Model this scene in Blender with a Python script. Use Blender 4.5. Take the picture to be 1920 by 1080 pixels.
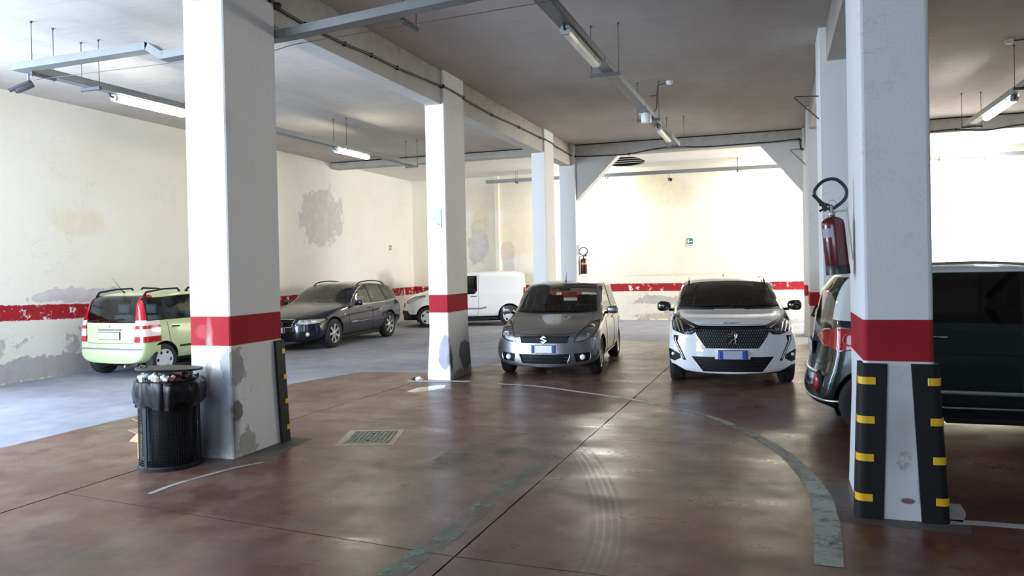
import bpy, bmesh, math, random
from mathutils import Vector, Matrix, noise as mnoise
from mathutils.bvhtree import BVHTree

PI = math.pi
R = math.radians
rnd = random.Random(7)
for o in list(bpy.data.objects):
    bpy.data.objects.remove(o)
SC = bpy.context.scene
COL = SC.collection

# ------------------------------------------------------------------ camera
cam_d = bpy.data.cameras.new('camera')
cam = bpy.data.objects.new('camera', cam_d)
COL.objects.link(cam)
YAW, PITCH, ROLL = .3277, .0084, .0208
fw = Vector((-math.sin(YAW) * math.cos(PITCH), math.cos(YAW) * math.cos(PITCH), -math.sin(PITCH)))
rt = Vector((math.cos(YAW), math.sin(YAW), 0))
up = rt.cross(fw)
rt, up = rt * math.cos(ROLL) - up * math.sin(ROLL), rt * math.sin(ROLL) + up * math.cos(ROLL)
cam.matrix_world = Matrix(((rt.x, up.x, -fw.x, 0), (rt.y, up.y, -fw.y, 0), (rt.z, up.z, -fw.z, 1.75), (0, 0, 0, 1)))
cam_d.sensor_width = 36
cam_d.lens = 1450.35 * 36 / 1920
cam_d.shift_y = -(540 - 514.28) / 1920
cam_d.clip_start = .05
SC.camera = cam

# ------------------------------------------------------------------ sky, daylight, exposure
W = bpy.data.worlds.new('sky')
SC.world = W
W.use_nodes = True
bgn = W.node_tree.nodes['Background']
bgn.inputs[0].default_value = (.62, .80, 1, 1)
bgn.inputs[1].default_value = 1.6


def area(name, loc, target, sx, sy, power, col, spread=PI):
    d = bpy.data.lights.new(name, 'AREA')
    d.shape = 'RECTANGLE'
    d.size, d.size_y = sx, sy
    d.energy = power
    d.color = col
    d.spread = spread
    o = bpy.data.objects.new(name, d)
    COL.objects.link(o)
    o.location = loc
    o.rotation_euler = (Vector(target) - Vector(loc)).to_track_quat('-Z', 'Y').to_euler()
    return o


# daylight coming in at the wide vehicle gate in the side wall and at the open street end
area('gate_daylight', (-12.2, 4.4, 2.2), (-6, 8.0, .4), 4.6, 3.9, 850, (.60, .77, 1))
area('street_daylight', (-8.7, -3.7, 2.3), (-8.7, 9, 1.5), 6.0, 3.9, 1050, (.72, .84, 1))
# added fill for the middle bay, set in an opening behind the camera
area('front_fill', (-2.3, -3.8, 2.2), (-2, 9, 1.5), 4.4, 3.7, 115, (.74, .85, 1))
# high window band at the far end of the back bay
area('back_window_daylight', (6.75, 22.2, 3.35), (-2, 22.6, 1.6), 4.4, 1.7, 720, (1, .97, .89), R(145))
SC.view_settings.view_transform = 'Standard'
SC.view_settings.look = 'None'
SC.view_settings.gamma = 1
SC.view_settings.use_curve_mapping = False
SC.view_settings.exposure = .62
try:
    SC.cycles.use_denoising = True
    SC.cycles.max_bounces = 10
    SC.cycles.diffuse_bounces = 6
    SC.cycles.glossy_bounces = 4
    SC.cycles.transparent_max_bounces = 12
    SC.cycles.caustics_reflective = False
    SC.cycles.caustics_refractive = False
    SC.cycles.sample_clamp_indirect = 6
except Exception:
    pass


# ------------------------------------------------------------------ node helper
class NT:
    def __init__(s, name):
        s.m = bpy.data.materials.new(name)
        s.m.use_nodes = True
        s.t = s.m.node_tree
        s.p = s.t.nodes['Principled BSDF']
        s.out = s.t.nodes['Material Output']
        s._pos = None

    def put(s, sock, v):
        if hasattr(v, 'is_output'):
            s.t.links.new(v, sock)
        elif isinstance(v, (tuple, list)) and len(v) == 3 and sock.type == 'RGBA':
            sock.default_value = (*v, 1)
        else:
            sock.default_value = v

    def node(s, typ, **kw):
        n = s.t.nodes.new(typ)
        for k, v in kw.items():
            setattr(n, k, v)
        return n

    def pos(s):
        if not s._pos:
            s._pos = s.node('ShaderNodeNewGeometry').outputs['Position']
        return s._pos

    def objpos(s):
        return s.node('ShaderNodeTexCoord').outputs['Object']

    def xyz(s, v=None):
        n = s.node('ShaderNodeSeparateXYZ')
        s.put(n.inputs[0], v or s.pos())
        return n.outputs

    def scalev(s, v, k):
        n = s.node('ShaderNodeVectorMath', operation='MULTIPLY')
        s.put(n.inputs[0], v)
        n.inputs[1].default_value = k
        return n.outputs[0]

    def noise(s, scale, detail=4, rough=.55, v=None, dist=0):
        n = s.node('ShaderNodeTexNoise')
        s.put(n.inputs['Vector'], v or s.pos())
        n.inputs['Scale'].default_value = scale
        n.inputs['Detail'].default_value = detail
        n.inputs['Roughness'].default_value = rough
        n.inputs['Distortion'].default_value = dist
        return n.outputs[0]

    def math(s, op, a, b=0., c=0., clamp=False):
        n = s.node('ShaderNodeMath', operation=op, use_clamp=clamp)
        s.put(n.inputs[0], a)
        s.put(n.inputs[1], b)
        s.put(n.inputs[2], c)
        return n.outputs[0]

    def map(s, v, a, b, c=0., d=1.):
        n = s.node('ShaderNodeMapRange')
        s.put(n.inputs[0], v)
        for i, x in enumerate((a, b, c, d)):
            s.put(n.inputs[1 + i], x)
        return n.outputs[0]

    def mix(s, f, a, b):
        n = s.node('ShaderNodeMix', data_type='RGBA')
        s.put(n.inputs[0], f)
        s.put(n.inputs[6], a)
        s.put(n.inputs[7], b)
        return n.outputs[2]

    def blob(s, c, r, amp=.5, freq=3., soft=.06):
        """a ragged patch round a world point"""
        n = s.node('ShaderNodeVectorMath', operation='SUBTRACT')
        s.put(n.inputs[0], s.pos())
        n.inputs[1].default_value = c
        k = s.scalev(n.outputs[0], tuple(1 / x for x in r))
        ln = s.node('ShaderNodeVectorMath', operation='LENGTH')
        s.put(ln.inputs[0], k)
        d = s.math('ADD', ln.outputs['Value'], s.math('MULTIPLY', s.math('SUBTRACT', s.noise(freq, 5, .65), .5), amp * 2))
        return s.map(d, 1 - soft, 1 + soft, 1, 0)

    def bump(s, h, strength=.2, dist=.01):
        n = s.node('ShaderNodeBump')
        n.inputs['Strength'].default_value = strength
        n.inputs['Distance'].default_value = dist
        s.put(n.inputs['Height'], h)
        s.put(s.p.inputs['Normal'], n.outputs[0])

    def set(s, **kw):
        al = dict(color='Base Color', rough='Roughness', metal='Metallic', spec='Specular IOR Level', coat='Coat Weight', coatr='Coat Roughness',
                  trans='Transmission Weight', ior='IOR', alpha='Alpha', emit='Emission Color', power='Emission Strength', sheen='Sheen Weight')
        for k, v in kw.items():
            s.put(s.p.inputs[al[k]], v)
        return s


def plain(name, col, rough=.5, metal=0., var=.08, scale=14., **kw):
    """a plain surface with a little tonal variation"""
    n = NT(name)
    f = n.noise(scale, 3, .6)
    a = tuple(max(0, c * (1 - var)) for c in col)
    b = tuple(min(1, c * (1 + var)) for c in col)
    n.set(color=n.mix(f, a, b), rough=n.map(f, .2, .8, max(0, rough - .06), min(1, rough + .06)), metal=metal, **kw)
    return n.m


def glassy(name, tint, alpha, rough=.02):
    """thin glass: tinted see-through with a glossy skin"""
    n = NT(name)
    tr = n.node('ShaderNodeBsdfTransparent')
    tr.inputs[0].default_value = (*tint, 1)
    gl = n.node('ShaderNodeBsdfGlossy')
    gl.inputs['Roughness'].default_value = rough
    gl.inputs['Color'].default_value = (1, 1, 1, 1)
    fr = n.node('ShaderNodeFresnel')
    fr.inputs[0].default_value = 1.5
    mx = n.node('ShaderNodeMixShader')
    n.put(mx.inputs[0], n.math('ADD', n.math('MULTIPLY', fr.outputs[0], 1.0), alpha, clamp=True))
    n.put(mx.inputs[1], tr.outputs[0])
    n.put(mx.inputs[2], gl.outputs[0])
    n.put(n.out.inputs[0], mx.outputs[0])
    return n.m


def lamp_mat(name, col, power):
    n = NT(name)
    n.set(color=(.9, .9, .88), rough=.4, emit=col, power=power)
    return n.m


# ------------------------------------------------------------------ geometry helpers
def link(name, me, m=None, parent=None):
    o = bpy.data.objects.new(name, me)
    COL.objects.link(o)
    if m:
        me.materials.append(m)
    if parent:
        o.parent = parent
    return o


def obj(name, bm, m=None, parent=None, smooth=False, keep=False):
    me = bpy.data.meshes.new(name)
    if smooth is not False:
        for f in bm.faces:
            f.smooth = True
    bm.to_mesh(me)
    if not keep:
        bm.free()
    if smooth not in (False, True):
        try:
            me.set_sharp_from_angle(angle=smooth)
        except Exception:
            pass
    return link(name, me, m, parent)


def tag(o, label=None, cat=None, group=None, kind=None):
    for k, v in (('label', label), ('category', cat), ('group', group), ('kind', kind)):
        if v:
            o[k] = v
    return o


def thing(name, label, cat, loc=(0, 0, 0), rz=0., group=None):
    o = bpy.data.objects.new(name, None)
    COL.objects.link(o)
    o.location = loc
    o.rotation_euler = (0, 0, rz)
    o.empty_display_size = .1
    return tag(o, label, cat, group)


def dup(root, loc, rz=0., label=None):
    r = root.copy()
    COL.objects.link(r)
    r.location = loc
    r.rotation_euler = (0, 0, rz)
    if label:
        r['label'] = label
    for ch in list(root.children):
        c = ch.copy()
        COL.objects.link(c)
        c.parent = r
        for g in ch.children:
            d = g.copy()
            COL.objects.link(d)
            d.parent = c
    return r


def B(bm, x0, x1, y0, y1, z0, z1, bev=0., seg=1, M=None):
    vs = [bm.verts.new((x, y, z)) for x in (x0, x1) for y in (y0, y1) for z in (z0, z1)]
    fs = [bm.faces.new([vs[i] for i in q]) for q in ((0, 1, 3, 2), (4, 6, 7, 5), (0, 4, 5, 1), (2, 3, 7, 6), (0, 2, 6, 4), (1, 5, 7, 3))]
    if bev:
        es = list({e for f in fs for e in f.edges})
        r = bmesh.ops.bevel(bm, geom=es, offset=bev, segments=seg, profile=.6, affect='EDGES', clamp_overlap=True)
        vs = list({v for f in r['faces'] for v in f.verts})
    if M is not None:
        bmesh.ops.transform(bm, matrix=M, verts=vs)
    return bm


def box(*a, **k):
    return B(bmesh.new(), *a, **k)


def tube(bm, pts, r, n=8, cap=True, closed=False):
    pts = [Vector(p) for p in pts]
    N = len(pts)
    rings = []
    ref = None
    for i, p in enumerate(pts):
        a = pts[i - 1] if (i or closed) else p
        b = pts[(i + 1) % N] if (i < N - 1 or closed) else p
        t = (b - a).normalized()
        if ref is None:
            ref = Vector((0, 0, 1)) if abs(t.z) < .9 else Vector((1, 0, 0))
        u = t.cross(ref).normalized()
        v = u.cross(t)
        ref = v
        rr = r[i] if isinstance(r, (list, tuple)) else r
        rings.append([bm.verts.new(p + (u * math.cos(2 * PI * k / n) + v * math.sin(2 * PI * k / n)) * rr) for k in range(n)])
    for i in range(N if closed else N - 1):
        A, C = rings[i], rings[(i + 1) % N]
        for k in range(n):
            bm.faces.new((A[k], A[(k + 1) % n], C[(k + 1) % n], C[k]))
    if cap and not closed:
        bm.faces.new(rings[0])
        bm.faces.new(rings[-1][::-1])
    return bm


def lathe(bm, prof, n=32, M=None):
    rings = []
    for r, z in prof:
        if r < 1e-5:
            rings.append([bm.verts.new((0, 0, z))])
        else:
            rings.append([bm.verts.new((r * math.cos(2 * PI * k / n), r * math.sin(2 * PI * k / n), z)) for k in range(n)])
    for A, C in zip(rings, rings[1:]):
        for k in range(n):
            j = (k + 1) % n
            if len(A) == 1 and len(C) == 1:
                continue
            if len(A) == 1:
                bm.faces.new((A[0], C[j], C[k]))
            elif len(C) == 1:
                bm.faces.new((A[k], A[j], C[0]))
            else:
                bm.faces.new((A[k], A[j], C[j], C[k]))
    if M is not None:
        bmesh.ops.transform(bm, matrix=M, verts=[v for g in rings for v in g])
    return bm


def prism(bm, poly, z0, z1, M=None):
    a = [bm.verts.new((x, y, z0)) for x, y in poly]
    b = [bm.verts.new((x, y, z1)) for x, y in poly]
    bm.faces.new(a[::-1])
    bm.faces.new(b)
    n = len(poly)
    for i in range(n):
        bm.faces.new((a[i], a[(i + 1) % n], b[(i + 1) % n], b[i]))
    if M is not None:
        bmesh.ops.transform(bm, matrix=M, verts=a + b)
    return bm


def lerp_poly(pl, t):
    """piecewise linear lookup"""
    if t <= pl[0][0]:
        return pl[0][1]
    for (a, u), (b, v) in zip(pl, pl[1:]):
        if t <= b:
            return u + (v - u) * (t - a) / (b - a)
    return pl[-1][1]


def smooth_pts(pts, k=6):
    """Catmull-Rom through the points"""
    P = [Vector(p) for p in pts]
    P = [P[0] * 2 - P[1]] + P + [P[-1] * 2 - P[-2]]
    out = []
    for i in range(1, len(P) - 2):
        a, b, c, d = P[i - 1:i + 3]
        for j in range(k):
            t = j / k
            out.append(.5 * (2 * b + (c - a) * t + (2 * a - 5 * b + 4 * c - d) * t * t + (3 * b - a - 3 * c + d) * t ** 3))
    out.append(P[-2])
    return out


def MT(x=0, y=0, z=0, rx=0., ry=0., rz=0.):
    return Matrix.Translation((x, y, z)) @ Matrix.Rotation(rz, 4, 'Z') @ Matrix.Rotation(ry, 4, 'Y') @ Matrix.Rotation(rx, 4, 'X')


def between(p, q):
    """matrix that puts local Z along p->q"""
    p, q = Vector(p), Vector(q)
    return Matrix.Translation(p) @ (q - p).to_track_quat('Z', 'Y').to_matrix().to_4x4()


def text_bm(bm, txt, size, depth, M):
    c = bpy.data.curves.new('txt', 'FONT')
    c.body = txt
    c.size = size
    c.extrude = depth
    c.align_x = 'CENTER'
    c.align_y = 'CENTER'
    o = bpy.data.objects.new('txt', c)
    COL.objects.link(o)
    me = bpy.data.meshes.new_from_object(o.evaluated_get(bpy.context.evaluated_depsgraph_get()))
    n0 = len(bm.verts)
    bm.from_mesh(me)
    bm.verts.ensure_lookup_table()
    bmesh.ops.transform(bm, matrix=M, verts=bm.verts[n0:])
    bpy.data.objects.remove(o)
    bpy.data.curves.remove(c)
    bpy.data.meshes.remove(me)
    return bm


# ------------------------------------------------------------------ materials of the building
RED = (.37, .018, .028)


def plaster(name, base, z0=None, z1=None, rag=.012, wear=.0, low=0., blobs=(), grime=.25, slope=False, top_grime=0., stripe_col=RED, yellow=0.):
    """painted plaster; a red band between z0 and z1, peeling low down, patches of bare wall, stains and a painted bin shadow"""
    n = NT(name)
    x, y, z = n.xyz()
    big = n.noise(.9, 6, .6)
    mid = n.noise(5, 6, .65)
    fine = n.noise(38, 3, .6)
    c = n.mix(n.map(big, .35, .75, 0, grime), base, (base[0] * .80, base[1] * .76, base[2] * .69))
    if yellow:
        c = n.mix(n.map(n.noise(.55, 5, .6), .45, .75, 0, yellow), c, (base[0], base[1] * .88, base[2] * .66))
    c = n.mix(n.map(mid, .62, .75, 0, grime * .55), c, (base[0] * .6, base[1] * .58, base[2] * .56))
    # hairline cracks and specks
    cr = n.noise(1.7, 9, .7, dist=1.2)
    crack = n.map(n.math('ABSOLUTE', n.math('SUBTRACT', cr, .5)), 0, .005, 1, 0)
    crack = n.math('MULTIPLY', crack, n.map(n.noise(.8, 2), .52, .62, 0, .5))
    c = n.mix(crack, c, (.25, .22, .2))
    c = n.mix(n.map(fine, .72, .78, 0, .18), c, (.3, .28, .27))
    if top_grime:
        c = n.mix(n.math('MULTIPLY', n.map(z, 4.35, 4.9, 0, top_grime), n.map(mid, .3, .7, .5, 1)), c, (.20, .16, .12))
    h = fine
    if z0 is not None:
        jit = n.math('MULTIPLY', n.math('SUBTRACT', n.noise(9, 5, .7), .5), rag)
        zz = n.math('ADD', z, jit)
        if slope:
            zz = n.math('SUBTRACT', zz, n.math('MULTIPLY', n.math('MAXIMUM', n.math('SUBTRACT', 14.5, y), 0), .029))
        st = n.math('MULTIPLY', n.map(zz, z0 - .003, z0 + .003), n.map(zz, z1 - .003, z1 + .003, 1, 0))
        if wear:
            w = n.map(n.noise(4.5, 7, .75), .60 - wear * .15, .63 - wear * .15, 1, 0)
            st = n.math('MULTIPLY', st, w)
        sc = n.mix(n.map(n.noise(7, 4), .4, .75, 0, .35), stripe_col, tuple(v * .62 for v in stripe_col))
        sc = n.mix(n.map(n.noise(26, 5, .7), .69, .73, 0, .6 if wear else .22), sc, (.75, .6, .6))
        c = n.mix(st, c, sc)
    if low:
        hf = n.map(z, 0, 1.5, .17 * low, -.14)
        pm = n.math('ADD', n.noise(1.9, 8, .68), hf)
        pk = n.map(pm, .615, .64)
        pc = n.mix(mid, (.30, .275, .27), (.62, .60, .60))
        c = n.mix(n.math('MULTIPLY', pk, .85), c, pc)
        h = n.math('SUBTRACT', h, n.math('MULTIPLY', pk, 2.))
    for b in blobs:
        bl = n.blob(b[0], b[1], b[3] if len(b) > 3 else .35, b[4] if len(b) > 4 else 4., b[5] if len(b) > 5 else .04)
        c = n.mix(n.math('MULTIPLY', bl, b[6] if len(b) > 6 else 1.), c, n.mix(mid, tuple(v * .7 for v in b[2]), tuple(min(1, v * 1.15) for v in b[2])))
        h = n.math('SUBTRACT', h, n.math('MULTIPLY', bl, 2.))
    n.set(color=c, rough=.82, spec=.25)
    n.bump(h, .35, .006)
    return n.m


WHITE = (.80, .795, .77)
CEM = (.42, .41, .39)
m_wall_left = plaster('plaster_wall_left', (.82, .80, .745), .888, 1.150, .07, .25, .85, slope=True, yellow=.25, blobs=(
    ((-12.05, 18.9, 3.25), (.4, 1.1, .75), (.66, .64, .62), 1.1, 2.0),
    ((-12.05, 10.8, 1.42), (.3, 1.1, .12), (.66, .63, .66), 1.2, 2.6),
    ((-12.05, 10.2, .2), (.3, 1.9, .2), (.50, .46, .46), 1.2, 2.8),
    ((-12.05, 11.6, .62), (.3, .8, .25), (.52, .50, .54), 1.2, 2.8),
    ((-12.05, 22.6, 1.35), (.3, .55, .35), (.55, .48, .40), .5, 2.2, .3, .7),
    ((-12.05, 10.9, 2.75), (.3, .5, .25), (.80, .68, .50), .5, 2., .3, .5),
))
m_wall_back = plaster('plaster_wall_back', (.85, .82, .71), .915, 1.165, .03, .15, .75, yellow=.35, blobs=(
    ((-4.0, 24.7, 4.25), (1.25, .4, .42), (.84, .70, .46), .45, 1.5, .25, .7),
    ((-3.1, 24.7, 4.0), (.9, .4, .42), (.86, .78, .58), .45, 1.5, .25, .7),
    ((-9.6, 24.7, 2.6), (.36, .4, .85), (.68, .66, .64), 1.0, 2.2),
    ((-9.5, 24.7, 3.4), (.30, .4, .5), (.80, .70, .50), .4, 1.7, .3, .7),
    ((-8.55, 24.7, 2.2), (.22, .4, .42), (.72, .60, .54), .8, 2.6),
    ((-8.5, 24.7, 1.75), (.22, .4, .32), (.68, .67, .65), .8, 2.6),
    ((-8.6, 24.7, 4.2), (2.2, .4, .5), (.78, .66, .46), .5, 1.6, .3, .5),
    ((-8.0, 24.7, 2.9), (.9, .4, .8), (.84, .70, .46), .5, 1.6, .3, .5),
    ((-2.0, 24.7, 1.40), (2.5, .4, .05), (.75, .66, .50), .3, 2., .3, .5),
    ((-3.5, 24.7, .62), (.8, .4, .14), (.56, .53, .50), 1.1, 3.2),
    ((-2.4, 24.7, .58), (.45, .4, .12), (.60, .54, .48), 1.0, 3.2),
    ((-3.2, 24.7, .12), (1.1, .4, .09), (.62, .50, .36), .5, 2.5, .3, .7),
    ((-.3, 24.7, .5), (.6, .4, .35), (.60, .50, .38), .6, 2.5, .3, .6),
    ((4.8, 24.7, 3.3), (1.2, .4, .35), (.85, .68, .46), .5, 1.5, .3, .6),
))
m_wall_plain = plaster('plaster_wall_plain', (.40, .39, .37), .92, 1.16, .03, .1, .6)
m_ceiling = NT('ceiling_paint')
_n = m_ceiling
_s = _n.noise(.8, 7, .62, _n.scalev(_n.pos(), (1, .45, 1)))
_s2 = _n.noise(6, 5, .6, _n.scalev(_n.pos(), (.3, 1.6, 1)))
_c = _n.mix(_n.map(_s, .3, .75), (.60, .56, .52), (.42, .375, .335))
_c = _n.mix(_n.map(_s2, .5, .8, 0, .35), _c, (.34, .30, .27))
# the middle and far bays are a darker brown than over the lane
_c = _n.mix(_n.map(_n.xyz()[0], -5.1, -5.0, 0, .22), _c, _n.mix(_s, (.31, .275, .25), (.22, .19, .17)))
_n.set(color=_c, rough=.9, spec=.15)
_n.bump(_s2, .25, .01)
m_ceiling = _n.m
m_beam = plaster('beam_paint', (.60, .585, .545), grime=.7, top_grime=.75, blobs=())
m_haunch = plaster('haunch_paint', (.60, .59, .575), grime=.3)


def floor_mat(name, ca, cb, dirt, rough, grit, mott=1.):
    n = NT(name)
    big = n.noise(.6, 4, .5)
    mid = n.noise(2.0, 5, .58, dist=.25)
    st = n.noise(1.5, 5, .6, n.scalev(n.pos(), (.7, 2.2, 1)))
    fine = n.noise(60, 3, .7)
    c = n.mix(n.map(mid, .3, .7), ca, cb)
    c = n.mix(n.map(n.math('ADD', n.math('MULTIPLY', big, .7), n.math('MULTIPLY', st, .3)), .38, .62, 0, .85), c, dirt)
    c = n.mix(n.map(st, .52, .85, 0, .45), c, tuple(v * .45 for v in dirt))
    m2 = n.noise(3.1, 7, .64, n.scalev(n.pos(), (1, .75, 1)))
    m3 = n.noise(1.15, 5, .6)
    c = n.mix(n.map(n.math('ADD', n.math('MULTIPLY', m2, .6), n.math('MULTIPLY', m3, .4)),   .48, .64, 0, .6 * mott), c, tuple(v * .42 for v in ca))
    c = n.mix(n.map(n.math('ADD', n.math('MULTIPLY', m2, -.6), n.math('MULTIPLY', m3, .55)), -.04, .10, 0, .55 * mott), c, tuple(v * 1.5 for v in dirt))
    c = n.mix(n.map(fine, .68, .8, 0, .3), c, tuple(v * .4 for v in ca))
    n.set(color=c, rough=n.map(n.math('ADD', n.math('MULTIPLY', mid, .6), n.math('MULTIPLY', st, .6)), .42, .78, rough - .07, rough + .16), spec=.36)
    n.bump(n.math('ADD', n.math('MULTIPLY', fine, grit), n.math('MULTIPLY', mid, .5)), .06, .003)
    return n.m


m_red = floor_mat('red_floor_paint', (.150, .040, .037), (.078, .027, .026), (.145, .104, .076), .30, .5)
m_old = floor_mat('old_concrete', (.26, .23, .19), (.18, .15, .12), (.30, .27, .22), .38, .8)
m_lane = floor_mat('lane_asphalt', (.23, .24, .285), (.17, .18, .22), (.30, .31, .35), .60, 1.5, .3)
m_joint = plain('joint_dirt', (.035, .03, .028), .9)

# ------------------------------------------------------------------ room shell
LX, BY, RX, NY, ZC, ZB = -12.05, 24.7, 6.9, -4.0, 4.884, 4.86


def struct(name, bm, m, parent=None, label=None, smooth=False):
    o = obj(name, bm, m, parent, smooth)
    if not parent:
        o['kind'] = 'structure'
    if label:
        o['label'] = label
    return o


floor = struct('floor', box(LX - .4, RX + .3, NY, BY + .3, -.12, -.022), m_joint)
# the asphalt lane along the side wall and across the back
bm = bmesh.new()
prism(bm, [(LX - .3, NY), (-7.61, NY), (-7.61, 7.5), (-7.45, 9.2), (-7.18, 10.6), (-6.8, 11.85), (-6.2, 12.0), (-5.3, 11.98), (-5.13, 12.6), (-4.58, 14.1), (-4.3, 15.0), (-3.4, 17.72), (RX + .2, 17.9), (RX + .2, BY + .2), (LX - .3, BY + .2)], -.03, -.004)
struct('lane_surface', bm, m_lane, floor)


def jx1(y):
    return -1.88 + (y - 4) * .0145


def jx2(y):
    return lerp_poly([(-4, -5.6), (4.2, -5.5), (5.6, -5.455), (7.8, -5.47), (11, -5.33), (12.2, -5.27)], y)


def ja(x):
    return lerp_poly([(-7.7, 5.0), (-5.46, 4.74), (-3.7, 4.52), (-1.89, 4.32), (-1, 4.285), (3, 4.0), (7, 3.8)], x)


def jb(x):
    return lerp_poly([(-5.5, 8.0), (-3.83, 7.86), (-1.8, 7.675), (.28, 7.66), (7, 7.5)], x)


def jc(x):
    return 12.25 + .01 * x


def slab(poly, m, jit=.004):
    pts = []
    n = len(poly)
    for i in range(n):
        a, b = Vector(poly[i]), Vector(poly[(i + 1) % n])
        k = max(1, int((b - a).length / .25))
        nn = Vector((-(b - a).y, (b - a).x)).normalized()
        for j in range(k):
            p = a.lerp(b, j / k)
            w = mnoise.noise(Vector((p.x * 4, p.y * 4, 0))) + .5 * mnoise.noise(Vector((p.x * 13, p.y * 13, 3)))
            pts.append(tuple(p + nn * w * jit))
    bm = bmesh.new()
    prism(bm, pts, -.03, 0)
    return obj('slab', bm, m, floor)


g = .006
ys = [NY, 0, 2, 4, 6, 8, 10, 11.9]
slab([(-7.6, NY), (jx2(NY) - g, NY)] + [(jx2(y) - g - .002, y) for y in ys[1:]] + [(-6.2, 11.97), (-6.8, 11.83), (-7.17, 10.6), (-7.44, 9.2), (-7.6, 7.5)], m_red, .010)
slab([(jx2(NY) + g, NY), (jx1(NY) - g, NY), (jx1(4.3) - g, ja(-1.9) - g), (-3.7, ja(-3.7) - g), (jx2(4.7) + g, ja(-5.46) - g), (jx2(2) + g, 2)], m_red)
slab([(jx2(4.75) + g, ja(-5.46) + g), (-3.7, ja(-3.7) + g), (jx1(4.3) - g, ja(-1.9) + g), (jx1(7.67) - g, jb(-1.83) - .004), (-3.83, jb(-3.83) - .004), (jx2(8) + g, jb(-5.47) - .004), (jx2(6) + g, 6)], m_red)
slab([(jx2(8) + g, jb(-5.47) + .004), (-3.83, jb(-3.83) + .004), (jx1(7.67) - g, jb(-1.83) + .004), (jx1(12.2) - g, jc(-1.76) - .003), (-4.8, jc(-4.8) - .003), (jx2(11.9) + g, 11.97), (jx2(10) + g, 10)], m_red)
slab([(-5.1, jc(-5) + .003), (jx1(12.2) - g, jc(-1.76) + .003), (jx1(15) - g, 15.0), (-2.9, 15.04), (-4.2, 14.7), (-4.58, 14.1), (-5.05, 12.7)], m_red)
slab([(jx1(NY) + g, NY), (RX + .2, NY), (RX + .2, ja(7) - g), (3, ja(3) - g), (-1, ja(-1) - g), (jx1(4.3) + g, ja(-1.87) - g)], m_red)
slab([(jx1(4.3) + g, ja(-1.87) + g), (-1, ja(-1) + g), (3, ja(3) + g), (RX + .2, ja(7) + g), (RX + .2, jb(7) - .004), (.28, jb(.28) - .004), (jx1(7.67) + g, jb(-1.8) - .004)], m_red)
slab([(jx1(7.67) + g, jb(-1.8) + .004), (.28, jb(.28) + .004), (RX + .2, jb(7) + .004), (RX + .2, jc(7) - .003), (jx1(12.2) + g, jc(-1.74) - .003)], m_red)
slab([(jx1(12.2) + g, jc(-1.74) + .003), (RX + .2, jc(7) + .003), (RX + .2, 14.6), (.34, 14.4), (jx1(15) + g, 14.97)], m_red)
slab([(-2.9, 15.06), (jx1(15), 15.02), (.34, 14.43), (RX + .2, 14.63), (RX + .2, 17.9), (-3.4, 17.7), (-4.25, 14.75)], m_old, .03)

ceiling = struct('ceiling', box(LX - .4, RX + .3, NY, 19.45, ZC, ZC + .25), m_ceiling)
# the bay behind the cross beam, with the hole where lath and joists show
bm = bmesh.new()
B(bm, LX - .4, -4.95, 19.45, BY + .3, ZB, 5.2)
B(bm, -3.35, RX + .3, 19.45, BY + .3, ZB, 5.2)
B(bm, -4.95, -3.35, 19.45, 21.3, ZB, 5.2)
B(bm, -4.95, -3.35, 24.4, BY + .3, ZB, 5.2)
m_ceil_w = plaster('back_ceiling_paint', (.78, .765, .74), grime=.25, yellow=.3)
struct('back_ceiling', bm, m_ceil_w, ceiling)
bm = bmesh.new()
B(bm, -4.97, -3.33, 21.28, 24.42, 5.45, 5.5)
for q in ((-4.94, -4.91, 21.32, 24.38), (-3.39, -3.36, 21.32, 24.38), (-4.94, -3.36, 21.32, 21.35), (-4.94, -3.36, 24.36, 24.39)):
    B(bm, *q, 4.88, 5.5)
struct('cavity', bm, m_joint, ceiling)
# ragged plaster edge round the hole
bm = bmesh.new()
inner, outer = [], []
for k in range(48):
    a = 2 * PI * k / 48
    rr = 1 + .2 * mnoise.noise(Vector((math.cos(a) * 2, math.sin(a) * 2, 5)))
    inner.append((-4.25 + .64 * rr * math.cos(a) + .1 * math.sin(a) * -1, 23.1 + 1.18 * rr * math.sin(a)))
    q = max(abs(math.cos(a)) / .86, abs(math.sin(a)) / 1.62)
    outer.append((-4.15 + math.cos(a) / q, 22.85 + math.sin(a) / q))
va = [[bm.verts.new((x, y, z)) for x, y in pl] for pl, z in ((inner, ZB - .003), (outer, ZB - .003), (inner, ZB + .025))]
for k in range(48):
    j = (k + 1) % 48
    bm.faces.new((va[0][k], va[1][k], va[1][j], va[0][j]))
    bm.faces.new((va[0][j], va[2][j], va[2][k], va[0][k]))
struct('broken_plaster', bm, m_ceil_w, ceiling)
m_lath = plain('lath', (.55, .54, .52), .8)
for k in range(4):
    tag(obj('lath', box(-4.9, -3.4, 22.15 + .46 * k, 22.20 + .46 * k, ZB + .012, ZB + .028), m_lath, ceiling))

bm = bmesh.new()
B(bm, LX - .25, LX, 7.0, BY + .25, -.1, 5.2)
B(bm, LX - .25, LX, NY, 7.0, 4.35, 5.2)
B(bm, LX - .25, LX, NY, 1.7, -.1, 4.35)
struct('wall_left', bm, m_wall_left, None, 'white plaster side wall with peeling red band')
bm = bmesh.new()
B(bm, LX - .25, RX + .25, BY, BY + .25, -.1, 5.2)
B(bm, -8.95, -8.78, BY - .10, BY + .01, 0, 5.0, .02)
struct('wall_back', bm, m_wall_back, None, 'cream plaster back wall with red band')
bm = bmesh.new()
B(bm, RX, RX + .25, NY, 20.0, -.1, 5.2)
B(bm, RX, RX + .25, 20.0, BY + .25, 4.3, 5.2)
B(bm, RX, RX + .25, 20.0, BY + .25, -.1, 2.4)
struct('wall_right', bm, plaster('plaster_wall_right', (.78, .77, .74), .92, 1.16, .03, .1, .6))
bm = bmesh.new()
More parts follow.
